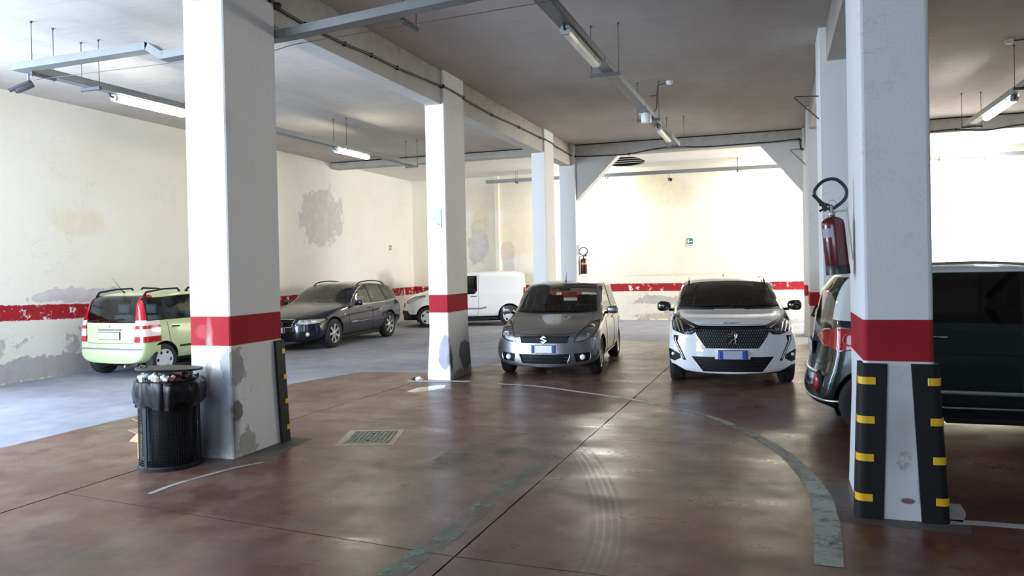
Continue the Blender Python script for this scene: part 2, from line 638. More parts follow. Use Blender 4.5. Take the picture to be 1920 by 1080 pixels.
B(bm, -5.3, -4.7, NY - .25, NY, -.1, 5.2)
B(bm, .2, RX + .25, NY - .25, NY, -.1, 5.2)
B(bm, -4.7, .2, NY - .25, NY, 4.2, 5.2)
B(bm, LX - .25, -5.3, NY - .25, NY, 4.3, 5.2)
B(bm, -5.3, -5.05, NY, 3.0, -.1, 5.2)  # unseen partition, added to keep street daylight off the middle bay
struct('wall_front_and_blocker', bm, m_wall_plain)


def column(x0, x1, y0, y1, z0, z1, label, top=ZC, bev=.012, blobs=(), flare=.02, base=WHITE, low=.35, rag=.004, seg=1):
    bm = bmesh.new()
    B(bm, x0, x1, y0, y1, 0, top)
    bmesh.ops.bisect_plane(bm, geom=bm.verts[:] + bm.edges[:] + bm.faces[:], plane_co=(0, 0, .75), plane_no=(0, 0, 1))
    cx, cy = (x0 + x1) / 2, (y0 + y1) / 2
    for v in bm.verts:
        if v.co.z < .01:
            v.co.x += flare * (1 if v.co.x > cx else -1)
            v.co.y += flare * (1 if v.co.y > cy else -1)
    es = [e for e in bm.edges if abs((e.verts[0].co - e.verts[1].co).normalized().z) > .9]
    bmesh.ops.bevel(bm, geom=es, offset=bev, segments=seg, profile=.5, affect='EDGES')
    m = plaster('column_paint', base, z0, z1, rag, 0., low, blobs=blobs, grime=.22)
    o = struct('column', bm, m, None, label)
    return o


CX = -4.887
column(-5.352, CX, 6.057, 6.864, 1.064, 1.346, 'chipped white column with red band behind the litter bin', flare=.03, low=.25, blobs=(
    ((CX - .02, 6.10, .85), (.10, .15, .17), CEM, .9, 8., .04),
    ((CX, 6.12, .44), (.06, .08, .10), (.22, .21, .21), .8, 9., .1),
    ((CX + .02, 6.25, .10), (.05, .13, .16), (.46, .45, .40), .9, 8., .05),
    ((-5.02, 6.03, .32), (.34, .1, .42), (.10, .098, .10), .25, 3., .45, .9),  # the bin's cast shadow, painted on the column foot
    ((-4.95, 6.03, .68), (.07, .1, .16), (.30, .31, .42), .2, 4., .5, .8),
    ((-5.13, 6.03, .98), (.035, .1, .30), (.50, .42, .38), .4, 4., .4, .7),
    ((-5.20, 6.05, 1.20), (.10, .1, .07), (.50, .10, .10), .5, 6., .2, .6),
    ((-5.0, 6.05, 3.2), (.2, .1, .14), (.62, .55, .53), .6, 4., .4, .5),
))
column(-5.22, CX, 11.213, 12.047, 1.064, 1.346, 'white column with green exit sign beside the small grey hatchback', flare=.035, low=.2, blobs=(
    ((CX - .06, 11.2, .42), (.11, .1, .26), (.45, .44, .52), .4, 5., .1),
    ((CX + .03, 11.85, .34), (.1, .28, .26), (.27, .27, .26), .45, 4., .06),
    ((CX, 11.25, .3), (.05, .06, .22), (.16, .15, .15), .4, 6., .2),
    ((CX + .03, 11.6, .03), (.1, .4, .10), (.40, .38, .33), .4, 4., .2),
))
column(-5.21, CX, 16.85, 17.6, .95, 1.2, 'white column third in the row along the lane')
column(-5.25, -4.83, 19.4, 19.9, .95, 1.2, 'white portal column carrying the small fire extinguisher')
column(.564, .995, 5.767, 6.717, 1.064, 1.346, 'white column with two black corner guards and fire extinguisher', bev=.03, seg=3, flare=.03, low=.2, base=(.78, .79, .80), blobs=(
    ((.82, 5.74, .13), (.045, .1, .02), (.28, .16, .16), .3, 6., .2),
    ((.95, 5.74, .22), (.06, .1, .14), (.14, .13, .13), .4, 5., .25),
    ((.76, 5.74, .55), (.16, .1, .2), (.55, .53, .52), .6, 4., .5, .5),
))
column(.605, 1.04, 11.2, 12.0, 1.0, 1.275, 'white column with wire bracket behind the extinguisher column')
column(.665, 1.09, 16.8, 17.6, .85, 1.13, 'white column beyond the white car')
column(.66, 1.10, 19.4, 20.1, .95, 1.2, 'white portal column under the sloped bracket')


def beam(*a, m=m_beam, label=None):
    return struct('beam', box(*a, bev=.006), m, None, label)


for y0, y1 in ((NY, 6.057), (6.864, 11.213), (12.047, 16.85), (17.6, 19.42)):
    beam(-5.20, -4.93, y0, y1, 4.348, ZC)
for y0, y1 in ((NY, 5.767), (6.717, 11.2), (12.0, 16.8), (17.6, 19.42)):
    beam(.70, 1.02, y0, y1, 4.43, ZC)
beam(LX, -5.25, 19.45, 19.85, 4.70, 5.0)
beam(-4.83, .66, 19.45, 19.85, 4.585, 5.0)
beam(1.10, RX, 19.45, 19.85, 4.56, 5.0)
for tri in (((-4.83, 4.585), (-3.70, 4.585), (-4.83, 3.46)), ((.66, 4.585), (-.29, 4.585), (.66, 3.42))):
    bm = bmesh.new()
    prism(bm, [tri[0], tri[1], tri[2]] if tri[0][0] < 0 else [tri[0], tri[2], tri[1]], -19.85, -19.5, Matrix.Rotation(PI / 2, 4, 'X'))
    bmesh.ops.recalc_face_normals(bm, faces=bm.faces)
    struct('haunch', bm, m_haunch)


# ------------------------------------------------------------------ paint and wear on the floor
def worn(name, col, lo, hi, scale=5., rough=.6, amount=1.):
    n = NT(name)
    a = n.map(n.math('ADD', n.math('MULTIPLY', n.noise(scale, 6, .7), .75), n.math('MULTIPLY', n.noise(scale * 6, 3, .7), .25)), lo, hi, 0, amount)
    n.set(color=n.mix(n.noise(9, 3), col, tuple(c * .75 for c in col)), rough=rough, alpha=a)
    return n.m


def strip(name, pts, w, m, z=.0025, k=8):
    P = smooth_pts([(x, y, 0) for x, y in pts], k)
    bm = bmesh.new()
    prev = None
    for i, p in enumerate(P):
        t = (P[min(i + 1, len(P) - 1)] - P[max(i - 1, 0)]).normalized()
        nn = Vector((-t.y, t.x, 0))
        ww = (w(i / (len(P) - 1)) if callable(w) else w) * (1 + .10 * mnoise.noise(p * 6))
        a, b = bm.verts.new(p + nn * ww / 2 + Vector((0, 0, z))), bm.verts.new(p - nn * ww / 2 + Vector((0, 0, z)))
        if prev:
            bm.faces.new((prev[0], prev[1], b, a))
        prev = (a, b)
    bmesh.ops.recalc_face_normals(bm, faces=bm.faces)
    return obj(name, bm, m, floor)


m_mark = worn('worn_pale_paint', (.36, .38, .34), .34, .50, 4.)
m_mark2 = worn('worn_green_paint', (.22, .27, .22), .44, .62, 4.)
m_mark3 = worn('white_paint', (.66, .66, .66), .30, .46, 3.)
strip('painted_line', [(-4.0, 10.97), (-3.6, 10.93), (-3.2, 10.80), (-2.57, 10.46), (-1.84, 10.06), (-1.45, 9.75)], .07, m_mark3)
strip('painted_line', [(-1.25, 9.55), (-1.04, 9.40), (-.61, 8.90), (-.195, 8.11), (.05, 7.48), (.215, 6.77), (.29, 6.18), (.30, 5.55), (.265, 4.76)], lambda t: .06 + .10 * min(1, t * 1.3), m_mark)
strip('painted_line', [(-2.12, 3.9), (-2.06, 4.7), (-2.06, 5.2), (-2.045, 5.83), (-2.0, 6.12), (-2.03, 6.95)], .16, m_mark2)
strip('painted_line', [(-4.77, 4.90), (-4.768, 5.19), (-4.65, 5.712), (-4.5, 6.0)], .05, m_mark)
strip('painted_line', [(1.02, 5.76), (1.20, 5.79), (1.5, 5.79), (2.4, 5.76), (3.2, 5.72)], .10, m_mark3)
strip('painted_line', [(1.10, 5.80), (1.16, 6.0), (1.17, 6.21)], .10, m_mark3)
strip('painted_line', [(-5.5, 10.98), (-5.1, 11.03), (-4.75, 11.10), (-4.5, 11.12)], .12, m_mark3)
bm = bmesh.new()
prism(bm, [(-3.0, 6.1), (-2.3, 6.0), (-2.05, 6.9), (-2.5, 7.3), (-3.0, 7.1)], .002, .0024)
obj('faded_patch', bm, worn('faded_green_patch', (.24, .27, .21), .50, .68, 2.2, amount=.55), floor)
m_tyre_mark = worn('tyre_mark_dust', (.34, .29, .27), .15, .65, 9., .5, .20)
for dx in (-.10, -.05, 0, .05, .10):
    strip('tyre_mark', [(x + dx * c, y + dx * s) for x, y, c, s in ((-2.96, 8.80, .5, .87), (-2.28, 8.01, .75, .66), (-1.74, 7.04, .9, .43), (-1.35, 6.04, .95, .3), (-1.106, 5.18, 1, .1), (-1.0, 4.42, 1, 0), (-1.02, 3.6, 1, 0))], .035, m_tyre_mark, .0016)
# broken concrete collars and the dirt round the column feet
m_dust = worn('grey_dust', (.20, .20, .19), .30, .75, 2.4, .8, .6)
bm = bmesh.new()
prism(bm, [(-5.5, 5.75), (-4.75, 5.7), (-4.55, 6.3), (-4.62, 7.0), (-4.9, 7.0), (-4.9, 6.0), (-5.4, 6.0)], .0014, .0018)
obj('dust_patch', bm, m_dust, floor)
bm = bmesh.new()
prism(bm, [(.35, 5.6), (1.15, 5.55), (1.2, 5.8), (.5, 5.8), (.5, 6.6), (.35, 6.5)], .0014, .0018)
obj('dust_patch', bm, m_dust, floor)

# access cover with chequer studs
m_iron = plain('worn_iron', (.20, .21, .18), .42, .75, .5, 9.)
m_mortar = plain('mortar', (.46, .38, .30), .85, 0, .2, 6.)
drain = thing('drain_cover', 'square studded iron access cover set in the red floor', 'drain cover', (-4.045, 7.19, 0), R(18))
obj('surround', box(-.30, .30, -.36, .36, -.004, .003), m_mortar, drain)
bm = bmesh.new()
for q in ((-.225, -.205, -.285, .285), (.205, .225, -.285, .285), (-.225, .225, -.285, -.265), (-.225, .225, .265, .285)):
    B(bm, *q, 0, .010)
obj('frame', bm, m_iron, drain)
obj('plate', box(-.204, .204, -.264, .264, 0, .0055), m_iron, drain)
bm = bmesh.new()
for i in range(9):
    for j in range(11):
        x, y = -.18 + .045 * i, -.24 + .048 * j
        if abs(x) < .03 and abs(abs(y) - .168) < .03:
            continue
        B(bm, -.017, .017, -.007, .007, .005, .011, M=MT(x, y, 0, rz=R(45 if (i + j) % 2 else -45)))
obj('stud', bm, m_iron, drain)['kind'] = 'stuff'
for s in (-1, 1):
    obj('lifting_hole', lathe(bmesh.new(), [(0, .006), (.016, .006), (.016, .008), (.022, .008), (.022, .005)], 12, MT(0, .168 * s, 0)), m_joint, drain)

m_water = NT('puddle_water').set(color=(.05, .045, .04), rough=.015, spec=.9, coat=1., coatr=.0).m
bm = bmesh.new()
lathe(bm, [(0, .003), (.8, .003), (1, .0008)], 40)
for v in bm.verts:
    k = 1 + .2 * mnoise.noise(Vector((v.co.x * 1.5, v.co.y * 1.5, 2)))
    v.co.x *= .17 * k
    v.co.y *= .36 * k
bmesh.ops.transform(bm, matrix=MT(-4.86, 10.33, 0, rz=R(-18)), verts=bm.verts)
tag(obj('puddle', bm, m_water, None, True), 'small shiny puddle on the red floor before the white column', 'puddle')
m_litter = plain('crumpled_paper', (.72, .71, .69), .7)


def crumple(name, r, m, seed, parent=None, M=None, flat=1.):
    bm = bmesh.new()
    bmesh.ops.create_icosphere(bm, subdivisions=2, radius=r)
    for v in bm.verts:
        v.co *= 1 + .55 * mnoise.noise(v.co / r * 1.7 + Vector((seed, seed * 2.3, 0)))
        v.co.z *= flat
    if M is not None:
        bmesh.ops.transform(bm, matrix=M, verts=bm.verts)
    return obj(name, bm, m, parent)


tag(crumple('paper_scrap', .055, m_litter, 3, None, MT(-5.36, 11.08, .03), .6), 'crumpled paper scrap at the foot of the column with the exit sign', 'litter')
tag(crumple('paper_scrap', .035, m_joint, 5, None, MT(-5.46, 11.10, .02), .6), 'dark crumpled scrap next to the pale paper scrap', 'litter')

# ------------------------------------------------------------------ corner guards
m_rubber = plain('black_rubber', (.008, .008, .0085), .6, 0, .3, 30., spec=.3)
m_yel = plain('yellow_reflector', (.85, .52, .02), .35)


def guard(loc, rz, label, lean, zs=(.12, .39, .645, .91), top=1.05):
    t = thing('corner_guard', label, 'corner guard', loc, rz, 'black and yellow rubber corner guards')
    a, th, r = .145, .028, .05
    out = [(a, -th)] + [(r * 0 - th + r + r * math.sin(x) * -1, -th + r - r * math.cos(x)) for x in [R(90 * k / 6) for k in range(7)]] + [(-th, a)]
    prof = out + [(0, a), (0, 0), (a, 0)]
    bm = bmesh.new()
    prism(bm, prof, 0, top)
    for v in bm.verts:
        k = 1 - v.co.z / top
        v.co.x -= lean[0] * k
        v.co.y -= lean[1] * k
    bmesh.ops.recalc_face_normals(bm, faces=bm.faces)
    obj('rubber_profile', bm, m_rubber, t)
    for z in zs:
        # the reflector wraps the rounded nose of the profile
        arc = [(.075, -th)] + out[1:-1] + [(-th, .055)]
        arc2 = [(x - .0025 * (1 if i > 0 else 0), y - .0025) for i, (x, y) in enumerate(arc)]
        bm = bmesh.new()
        prism(bm, arc2 + arc[::-1], z, z + .05)
        k = 1 - z / top
        bmesh.ops.translate(bm, vec=(-lean[0] * k, -lean[1] * k, 0), verts=bm.verts)
        bmesh.ops.recalc_face_normals(bm, faces=bm.faces)
        obj('yellow_band', bm, m_yel, t)
    return t


guard((.562, 5.765, 0), 0, 'rubber corner guard on the extinguisher side of the near column', (.042, .03))
guard((.997, 5.765, 0), R(90), 'rubber corner guard on the side of the near column facing the dark car door', (.03, .045))
guard((CX + .002, 6.866, 0), R(180), 'rubber corner guard on the chipped column behind the litter bin', (.035, .03))

# ------------------------------------------------------------------ fire extinguishers
m_ered = NT('extinguisher_red').set(color=(.085, .003, .006), rough=.28, coat=.6, coatr=.1).m
m_eblk = plain('black_plastic', (.012, .012, .013), .4)
m_chrome = plain('chrome', (.75, .75, .76), .16, 1., .03)
m_brass = plain('dull_steel', (.30, .30, .29), .4, .8)
m_label = plain('printed_label', (.30, .28, .33), .5, 0, .45, 120.)
m_ylab = plain('yellow_label', (.75, .55, .12), .5)


def extinguisher(label, loc, rz, h, r, lean=0, band=False):
    t = thing('fire_extinguisher', label, 'fire extinguisher', loc, rz)
    t.rotation_euler = (0, lean, rz)
    obj('cylinder', lathe(bmesh.new(), [(0, 0), (r * .92, 0), (r, .01), (r, h * .86), (r * .93, h * .93), (r * .66, h * .98), (r * .30, h), (r * .28, h + .02), (0, h + .02)], 32), m_ered, t, R(50))
    bm = bmesh.new()
    lathe(bm, [(r * .98, -.012), (r * 1.03, -.012), (r * 1.03, .055), (r * .99, .06)], 32)
    for k in range(32):
        pass
    obj('base_ring', bm, m_eblk, t, R(50))
    obj('valve', lathe(bmesh.new(), [(0, h + .015), (r * .34, h + .015), (r * .34, h + .035), (r * .2, h + .04), (r * .2, h + .085), (0, h + .085)], 16), m_brass, t, R(40))
    bm = bmesh.new()
    tube(bm, [(-r * 1.0, 0, h + .055), (-r * .5, 0, h + .07), (.02, 0, h + .062)], .009, 6)
    tube(bm, [(-r * .95, 0, h + .10), (-r * .45, 0, h + .105), (.02, 0, h + .075)], .009, 6)
    obj('lever', bm, m_eblk, t)
    obj('safety_pin', tube(bmesh.new(), [(.012 + .026 * math.cos(a), -.02, h + .10 + .026 * math.sin(a)) for a in [2 * PI * k / 16 for k in range(16)]], .0025, 5, closed=True), m_brass, t)
    pts = smooth_pts([(.015, 0, h + .06), (.10 * 1., -.01, h + .12), (.115, -.015, h + .20), (.055, -.02, h + .275), (-.03, -.02, h + .275), (-.095, -.02, h + .22), (-.105, -.02, h + .18)], 6)
    obj('hose', tube(bmesh.new(), pts, .0125, 8), m_eblk, t, True)
    obj('nozzle', tube(bmesh.new(), [(-.112, -.02, h + .185), (-.09, -.02, h + .15), (-.05, -.02, h + .095), (-.035, -.02, h + .05)], [.016, .013, .018, .02], 8), m_eblk, t)
    bm = bmesh.new()
    lb = []
    a0, a1 = (R(200), R(262))
    for k in range(9):
        a = a0 + (a1 - a0) * k / 8
        lb.append([bm.verts.new(((r + .0012) * math.cos(a), (r + .0012) * math.sin(a), z)) for z in (h * .64, h * .80)])
    for p, q in zip(lb, lb[1:]):
        bm.faces.new((p[0], q[0], q[1], p[1]))
    obj('label', bm, m_label, t)['label'] = 'pale printed label'
    if band:
        bm = bmesh.new()
        lathe(bm, [(r + .0015, h * .60), (r + .0015, h * .70)], 32)
        obj('band', bm, m_ylab, t)['label'] = 'yellow band'
    bm = bmesh.new()
    B(bm, r * .2, r * 1.35, -.012, .012, h + .03, h + .045)
    B(bm, r * 1.28, r * 1.38, -.02, .02, h * .2, h + .06)
    obj('wall_bracket', bm, m_brass, t)
    return t


extinguisher('large dark red fire extinguisher hung on the near column above the car tail', (.448, 6.27, 1.662), R(0), .42, .083, R(-5))
extinguisher('small red fire extinguisher with yellow band on the portal column', (-4.718, 19.72, 1.56), R(180), .40, .085, 0, True)

# ------------------------------------------------------------------ signs
m_green = plain('sign_green', (.02, .21, .13), .45)
m_signw = plain('sign_white', (.85, .86, .84), .45)
m_ink = plain('sign_ink', (.10, .10, .10), .6)


def exit_sign(label, loc, rz, s, lines, g=m_green, tail=.45):
    """square green escape sign with a white strip of small print below"""
    t = thing('exit_sign', label, 'sign', loc, rz)
    obj('board', box(-s * .56, s * .56, -.006, 0, -s * (.56 + tail), s * .56), m_signw, t)
    obj('green_panel', box(-s * .5, s * .5, -.0085, -.006, -s * .5, s * .5), g, t)
    bm = bmesh.new()
    y0, y1 = -.0105, -.0085
    B(bm, -s * .40, -s * .12, y0, y1, -s * .30, s * .30)                 # doorway
    prism(bm, [(s * .10, s * .02), (s * .30, s * .02), (s * .30, s * .12), (s * .44, -s * .06), (s * .30, -s * .24), (s * .30, -s * .13), (s * .10, -s * .13)], -y1, -y0, Matrix.Rotation(PI / 2, 4, 'X'))
    B(bm, -s * .12, s * .12, y0, y1, -s * .09, -s * .02)
    lathe(bm, [(0, y0), (s * .07, y0)], 12, Matrix.Rotation(PI / 2, 4, 'X') @ Matrix.Translation((s * .06, s * .22, 0)))
    obj('pictogram', bm, m_signw, t)
    bm = bmesh.new()
    for i, (a, b) in enumerate(lines):
        B(bm, a * s, b * s, -.0075, -.006, -s * (.72 + .12 * i), -s * (.66 + .12 * i))
    obj('small_print', bm, m_ink, t)
    return t


exit_sign('small green exit sign in the middle of the cream back wall', (-2.50, 24.69, 2.465), 0, .18, [(-.42, .42), (-.48, .48)])
m_pale = plain('sunbleached_green', (.50, .66, .60), .5)
exit_sign('pale bleached exit sign on the front of the white column', (-5.068, 11.205, 2.60), 0, .17, [(.05, .45), (.2, .45)], m_pale, .6)
exit_sign('little green exit sign on the plaster side wall above the dark estate car', (LX + .01, 22.95, 2.50), R(90), .15, [(-.3, .3)])
t = thing('notice_plate', 'small red and white notice plate above the portal extinguisher', 'sign', (-4.79, 19.395, 2.17))
obj('board', box(-.03, .03, -.004, 0, -.12, .12), m_ered, t)
obj('white_field', box(-.02, .02, -.006, -.004, -.10, .10), m_signw, t)

# ------------------------------------------------------------------ cable trays, hangers, lamps
m_galv = plain('galvanised_steel', (.24, .25, .25), .5, .6, .14, 8.)
m_rod = plain('threaded_rod', (.10, .09, .085), .6, .5)
m_strut = plain('steel_strut', (.11, .115, .12), .5, .7)


def tray(label, segs, hangers, w=.15, h=.085, strut=.34):
    """closed steel channel through the points, with threaded rods and cross struts: hangers = (x, y, z, along)"""
    t = thing('cable_tray', label, 'cable tray', segs[0][0])
    o0 = Vector(segs[0][0])
    for a, b in segs:
        a, b = Vector(a) - o0, Vector(b) - o0
        d = (b - a)
        L = d.length
        ang = math.atan2(d.y, d.x)
        tilt = -math.asin(d.z / L)
        M = Matrix.Translation(a) @ Matrix.Rotation(ang, 4, 'Z') @ Matrix.Rotation(tilt, 4, 'Y')
        bm = bmesh.new()
        B(bm, 0, L, -w / 2, w / 2, 0, .003, M=M)
        B(bm, 0, L, -w / 2, -w / 2 + .003, 0, h, M=M)
        B(bm, 0, L, w / 2 - .003, w / 2, 0, h, M=M)
        B(bm, 0, L, -w / 2 - .004, w / 2 + .004, h, h + .004, M=M)
        B(bm, 0, L, -w / 2 - .004, -w / 2, h - .014, h, M=M)
        B(bm, 0, L, w / 2, w / 2 + .004, h - .014, h, M=M)
        obj('channel', bm, m_galv, t)
        k = 1.9
        while k < L - .3 and L > 2.5:
            obj('joint_plate', box(k, k + .10, -w / 2 - .006, w / 2 + .006, -.002, h * .75, M=M), m_galv, t)
            k += 3.0
    for x, y, z, al in hangers:
        p = Vector((x, y, z)) - o0
        dx, dy = (1, 0) if al == 'x' else (0, 1)
        bm = bmesh.new()
        s = strut / 2
        if al == 'x':
            B(bm, p.x - s, p.x + s, p.y - .021, p.y + .021, p.z - .045, p.z - .004)
        else:
            B(bm, p.x - .021, p.x + .021, p.y - s, p.y + s, p.z - .045, p.z - .004)
        obj('cross_strut', bm, m_strut, t)
        for e in (-1, 1):
            q = p + Vector((dx, dy, 0)) * (s - .02) * e
            top = (ZC if y < 19.4 else ZB) - .002 - o0.z
            bm = tube(bmesh.new(), [(q.x, q.y, p.z - .06), (q.x, q.y, top)], .005, 5)
            tube(bm, [(q.x, q.y, top - .02), (q.x, q.y, top)], .015, 6)
            obj('threaded_rod', bm, m_rod, t)
    return t


tray('long galvanised tray along the vehicle lane with tube lamps', [((-8.63, 7.12, 4.27), (-8.28, 17.1, 4.27))],
     [(-8.85 + .27, 7.98, 4.27, 'x'), (-8.57 + .17, 13.93, 4.27, 'x'), (-8.33 + .05, 16.99, 4.27, 'x')])
tray('galvanised tray crossing above the chipped column, stepped over the beam', [((-8.72, 7.04, 4.27), (-6.62, 6.97, 4.27)), ((-6.62, 6.97, 4.27), (-6.42, 6.965, 4.14)), ((-6.42, 6.965, 4.14), (-4.75, 6.955, 4.20)), ((-4.75, 6.955, 4.20), (-2.20, 6.85, 4.33))],
     [(-8.55, 7.25, 4.27, 'y'), (-3.52, 7.25, 4.30, 'y')])
tray('galvanised tray down the middle bay with unlit lamps', [((-2.08, 1.5, 4.26), (-1.95, 16.85, 4.26))],
     [(-2.045, 9.94, 4.26, 'x'), (-2.01, 13.35, 4.26, 'x'), (-1.955, 16.72, 4.26, 'x')], strut=.40)
tray('galvanised tray in the bay beyond the dark green car', [((3.62, 2.0, 4.26), (3.55, 16.85, 4.26))],
     [(3.57, 16.70, 4.26, 'x'), (3.56, 13.25, 4.26, 'x'), (3.6, 6., 4.26, 'x')], strut=.36)
tray('thin galvanised tray across the cream back wall', [((-8.95, 23.88, 4.54), (-5.35, 23.88, 4.53)), ((-5.35, 23.88, 4.53), (6.8, 23.88, 4.46))],
     [(-7.9, 23.88, 4.54, 'y'), (-1.0, 23.88, 4.50, 'y'), (4.3, 23.88, 4.47, 'y')], w=.10, h=.10, strut=.25)

m_hous = plain('lamp_housing', (.46, .47, .46), .45)
m_diff_off = NT('unlit_diffuser').set(color=(.80, .79, .70), rough=.25, trans=.25, coat=.5).m
m_on_warm = lamp_mat('lit_tube_warm', (1, .95, .76), 56)
m_on_cool = lamp_mat('lit_tube_cool', (.93, .96, 1), 34)


def lamp(label, loc, ang, L, m, group='tube lamps under the trays', w=.115):
    t = thing('tube_lamp', label, 'lamp', loc, ang, group)
    bm = bmesh.new()
    B(bm, -w * .42, w * .42, -L / 2, L / 2, -.038, 0, .008)
    obj('housing', bm, m_hous, t)
    bm = bmesh.new()
    prof = [(-w / 2, -.034), (-w * .46, -.07), (-w * .30, -.095), (w * .30, -.095), (w * .46, -.07), (w / 2, -.034)]
    prism(bm, prof, -(L / 2 - .02), L / 2 - .02, Matrix.Rotation(PI / 2, 4, 'X'))
    bmesh.ops.recalc_face_normals(bm, faces=bm.faces)
    obj('diffuser', bm, m, t)
    for s in (-1, 1):
        bm = bmesh.new()
        prism(bm, [(x * 1.04, z) for x, z in prof], -.02, .02, MT(0, s * (L / 2 - .01), 0) @ Matrix.Rotation(PI / 2, 4, 'X'))
        bmesh.ops.recalc_face_normals(bm, faces=bm.faces)
        obj('end_cap', bm, m_hous, t)
    for s in (-.3, .3):
        obj('clip', box(-w * .55, w * .55, s * L - .012, s * L + .012, -.045, -.03), m_brass, t)
    obj('cable_gland', tube(bmesh.new(), [(0, -L / 2 - .07, .0), (0, -L / 2 - .05, -.045), (0, -L / 2 + .01, -.05)], .014, 7), m_eblk, t)
    return t


lamp('brightly lit tube lamp partly hidden by the chipped column', (-8.60, 9.05, 4.27), R(-2), 1.3, m_on_warm)
lamp('lit tube lamp on the lane tray above the dark estate car', (-8.37, 14.35, 4.27), R(-2), 1.25, m_on_warm)
lamp('long unlit lamp with ribbed diffuser, nearer of the two in the middle bay', (-2.02, 8.55, 4.26), 0, 1.45, m_diff_off)
lamp('short-looking unlit lamp, farther of the two in the middle bay', (-1.95, 14.8, 4.26), 0, 1.45, m_diff_off)
lamp('bright white lit lamp above the roof of the dark green car', (3.56, 14.75, 4.26), 0, 1.7, m_on_cool)
lamp('lit lamp under the back tray beside the sloped bracket', (-.05, 23.88, 4.46), R(90), 1.3, m_on_warm)
lamp('added hidden lit lamp under the back tray behind the white columns', (-5.6, 23.88, 4.53), R(90), 1.3, lamp_mat('added_tube_strong', (1, .98, .92), 170))  # extra hidden lamp, added to brighten the back walls
lamp('added lit lamp under the back tray in the bay beyond the dark green car', (4.7, 23.88, 4.46), R(90), 1.3, m_on_cool)  # another extra lamp, added to brighten the back bay

t = thing('drum_lamp', 'short white drum lamp under the middle tray', 'lamp', (-1.97, 12.85, 4.26))
obj('drum', lathe(bmesh.new(), [(0, -.17), (.07, -.17), (.085, -.15), (.085, -.03), (.06, 0), (0, 0)], 20), m_signw, t, R(40))
obj('clamp', box(-.12, .12, -.03, .03, -.03, 0), m_hous, t)
# smoke detector with its conduit
t = thing('smoke_detector', 'white smoke detector with bent conduit on the middle ceiling', 'smoke detector', (-1.653, 13.43, ZC))
obj('head', lathe(bmesh.new(), [(0, -.06), (.035, -.06), (.05, -.045), (.06, -.02), (.06, 0), (0, 0)], 20), m_signw, t, R(40))
obj('conduit', tube(bmesh.new(), smooth_pts([(-.05, 0, -.03), (-.17, .03, -.04), (-.21, .04, -.09), (-.22, .02, -.35), (-.235, -.1, -.5), (-.33, -.3, -.585)], 5), .011, 6), m_rod, t)
obj('conduit_clip', box(-.34, -.21, -.02, 0, -.235, -.22), m_rod, t)
t = thing('smoke_detector', 'white smoke detector beside a conduit in the bay over the dark green car', 'smoke detector', (3.25, 12.9, ZC))
obj('head', lathe(bmesh.new(), [(0, -.06), (.035, -.06), (.05, -.045), (.06, -.02), (.06, 0), (0, 0)], 20), m_signw, t, R(40))
obj('conduit', tube(bmesh.new(), [(.04, 0, -.02), (.9, -.1, -.02)], .011, 6), m_rod, t)
# steel catenary wire beside the crossing tray
tag(obj('steel_wire', tube(bmesh.new(), [(-8.6, 7.2, 4.20), (-5.0, 6.98, 4.10), (-4.7, 6.95, 4.13), (-1.9, 6.9, 4.20), (-1.0, 6.9, 4.22)], .004, 5), m_rod), 'thin steel wire strung beside the crossing tray', 'wire')

# cameras
m_cam = plain('camera_grey', (.10, .10, .11), .4)


def cctv(label, loc, rz, tilt, m):
    t = thing('security_camera', label, 'camera', loc, rz)
    Mx = MT(0, 0, -.17) @ Matrix.Rotation(tilt, 4, 'X')
    obj('housing', lathe(bmesh.new(), [(0, -.11), (.042, -.11), (.047, -.10), (.047, .09), (.04, .10), (0, .10)], 20, Mx @ Matrix.Rotation(PI / 2, 4, 'X')), m, t, R(40))
    bm = bmesh.new()
    ring = []
    for k in range(9):
        a = R(10 + 160 * k / 8)
        ring.append([bm.verts.new(Mx @ Vector((.054 * math.cos(a), y, .054 * math.sin(a)))) for y in (-.16, .08)])
    for p, q in zip(ring, ring[1:]):
        bm.faces.new((p[0], q[0], q[1], p[1]))
    obj('sunshade', bm, m, t)
    obj('lens', lathe(bmesh.new(), [(0, .111), (.032, .111), (.036, .10)], 16, Mx @ Matrix.Rotation(PI / 2, 4, 'X')), m_eblk, t)
    obj('bracket', tube(bmesh.new(), [(0, .03, -.12), (0, .05, -.09), (0, .05, 0)], .014, 7), m_brass, t)
    return t


cctv('grey bullet camera under the corner of the tray by the plaster side wall', (-8.72, 7.12, 4.27), R(-40), R(30), m_cam)
cctv('small dark camera hanging below the back tray on the cream wall', (-2.98, 23.86, 4.50), R(20), R(10), m_eblk)

# black cables on beams
m_cable = plain('black_cable', (.012, .012, .013), .5)
t = thing('black_cable', 'thick black cable clipped along the beam above the columns', 'cable', (-4.905, 6.0, 4.53))
bx = .001
cz = [(-1.5, 4.60), (.2, 4.56), (.78, 4.56), (.92, 4.535), (1.45, 4.506), (2.3, 4.514), (2.96, 4.546), (3.68, 4.551), (5.17, 4.615), (6.0, 4.607), (7.47, 4.588), (9.06, 4.623), (10.58, 4.638), (11.69, 4.63), (13.4, 4.60)]
pts = []
for y, z in cz:
    out = .04 if any(a - .12 <= y + 6 <= b + .12 for a, b in ((6.057, 6.864), (11.213, 12.047), (16.85, 17.6))) else 0
    pts.append((bx + out, y, z - 4.53))
pts2 = []
for i, p in enumerate(smooth_pts(pts, 5)):
    y = p.y + 6
    inn = any(a - .05 <= y <= b + .05 for a, b in ((6.057, 6.864), (11.213, 12.047), (16.85, 17.6)))
    p.x = .035 if inn else bx
    pts2.append(p)
obj('cable', tube(bmesh.new(), pts2, .016, 7), m_cable, t, True)
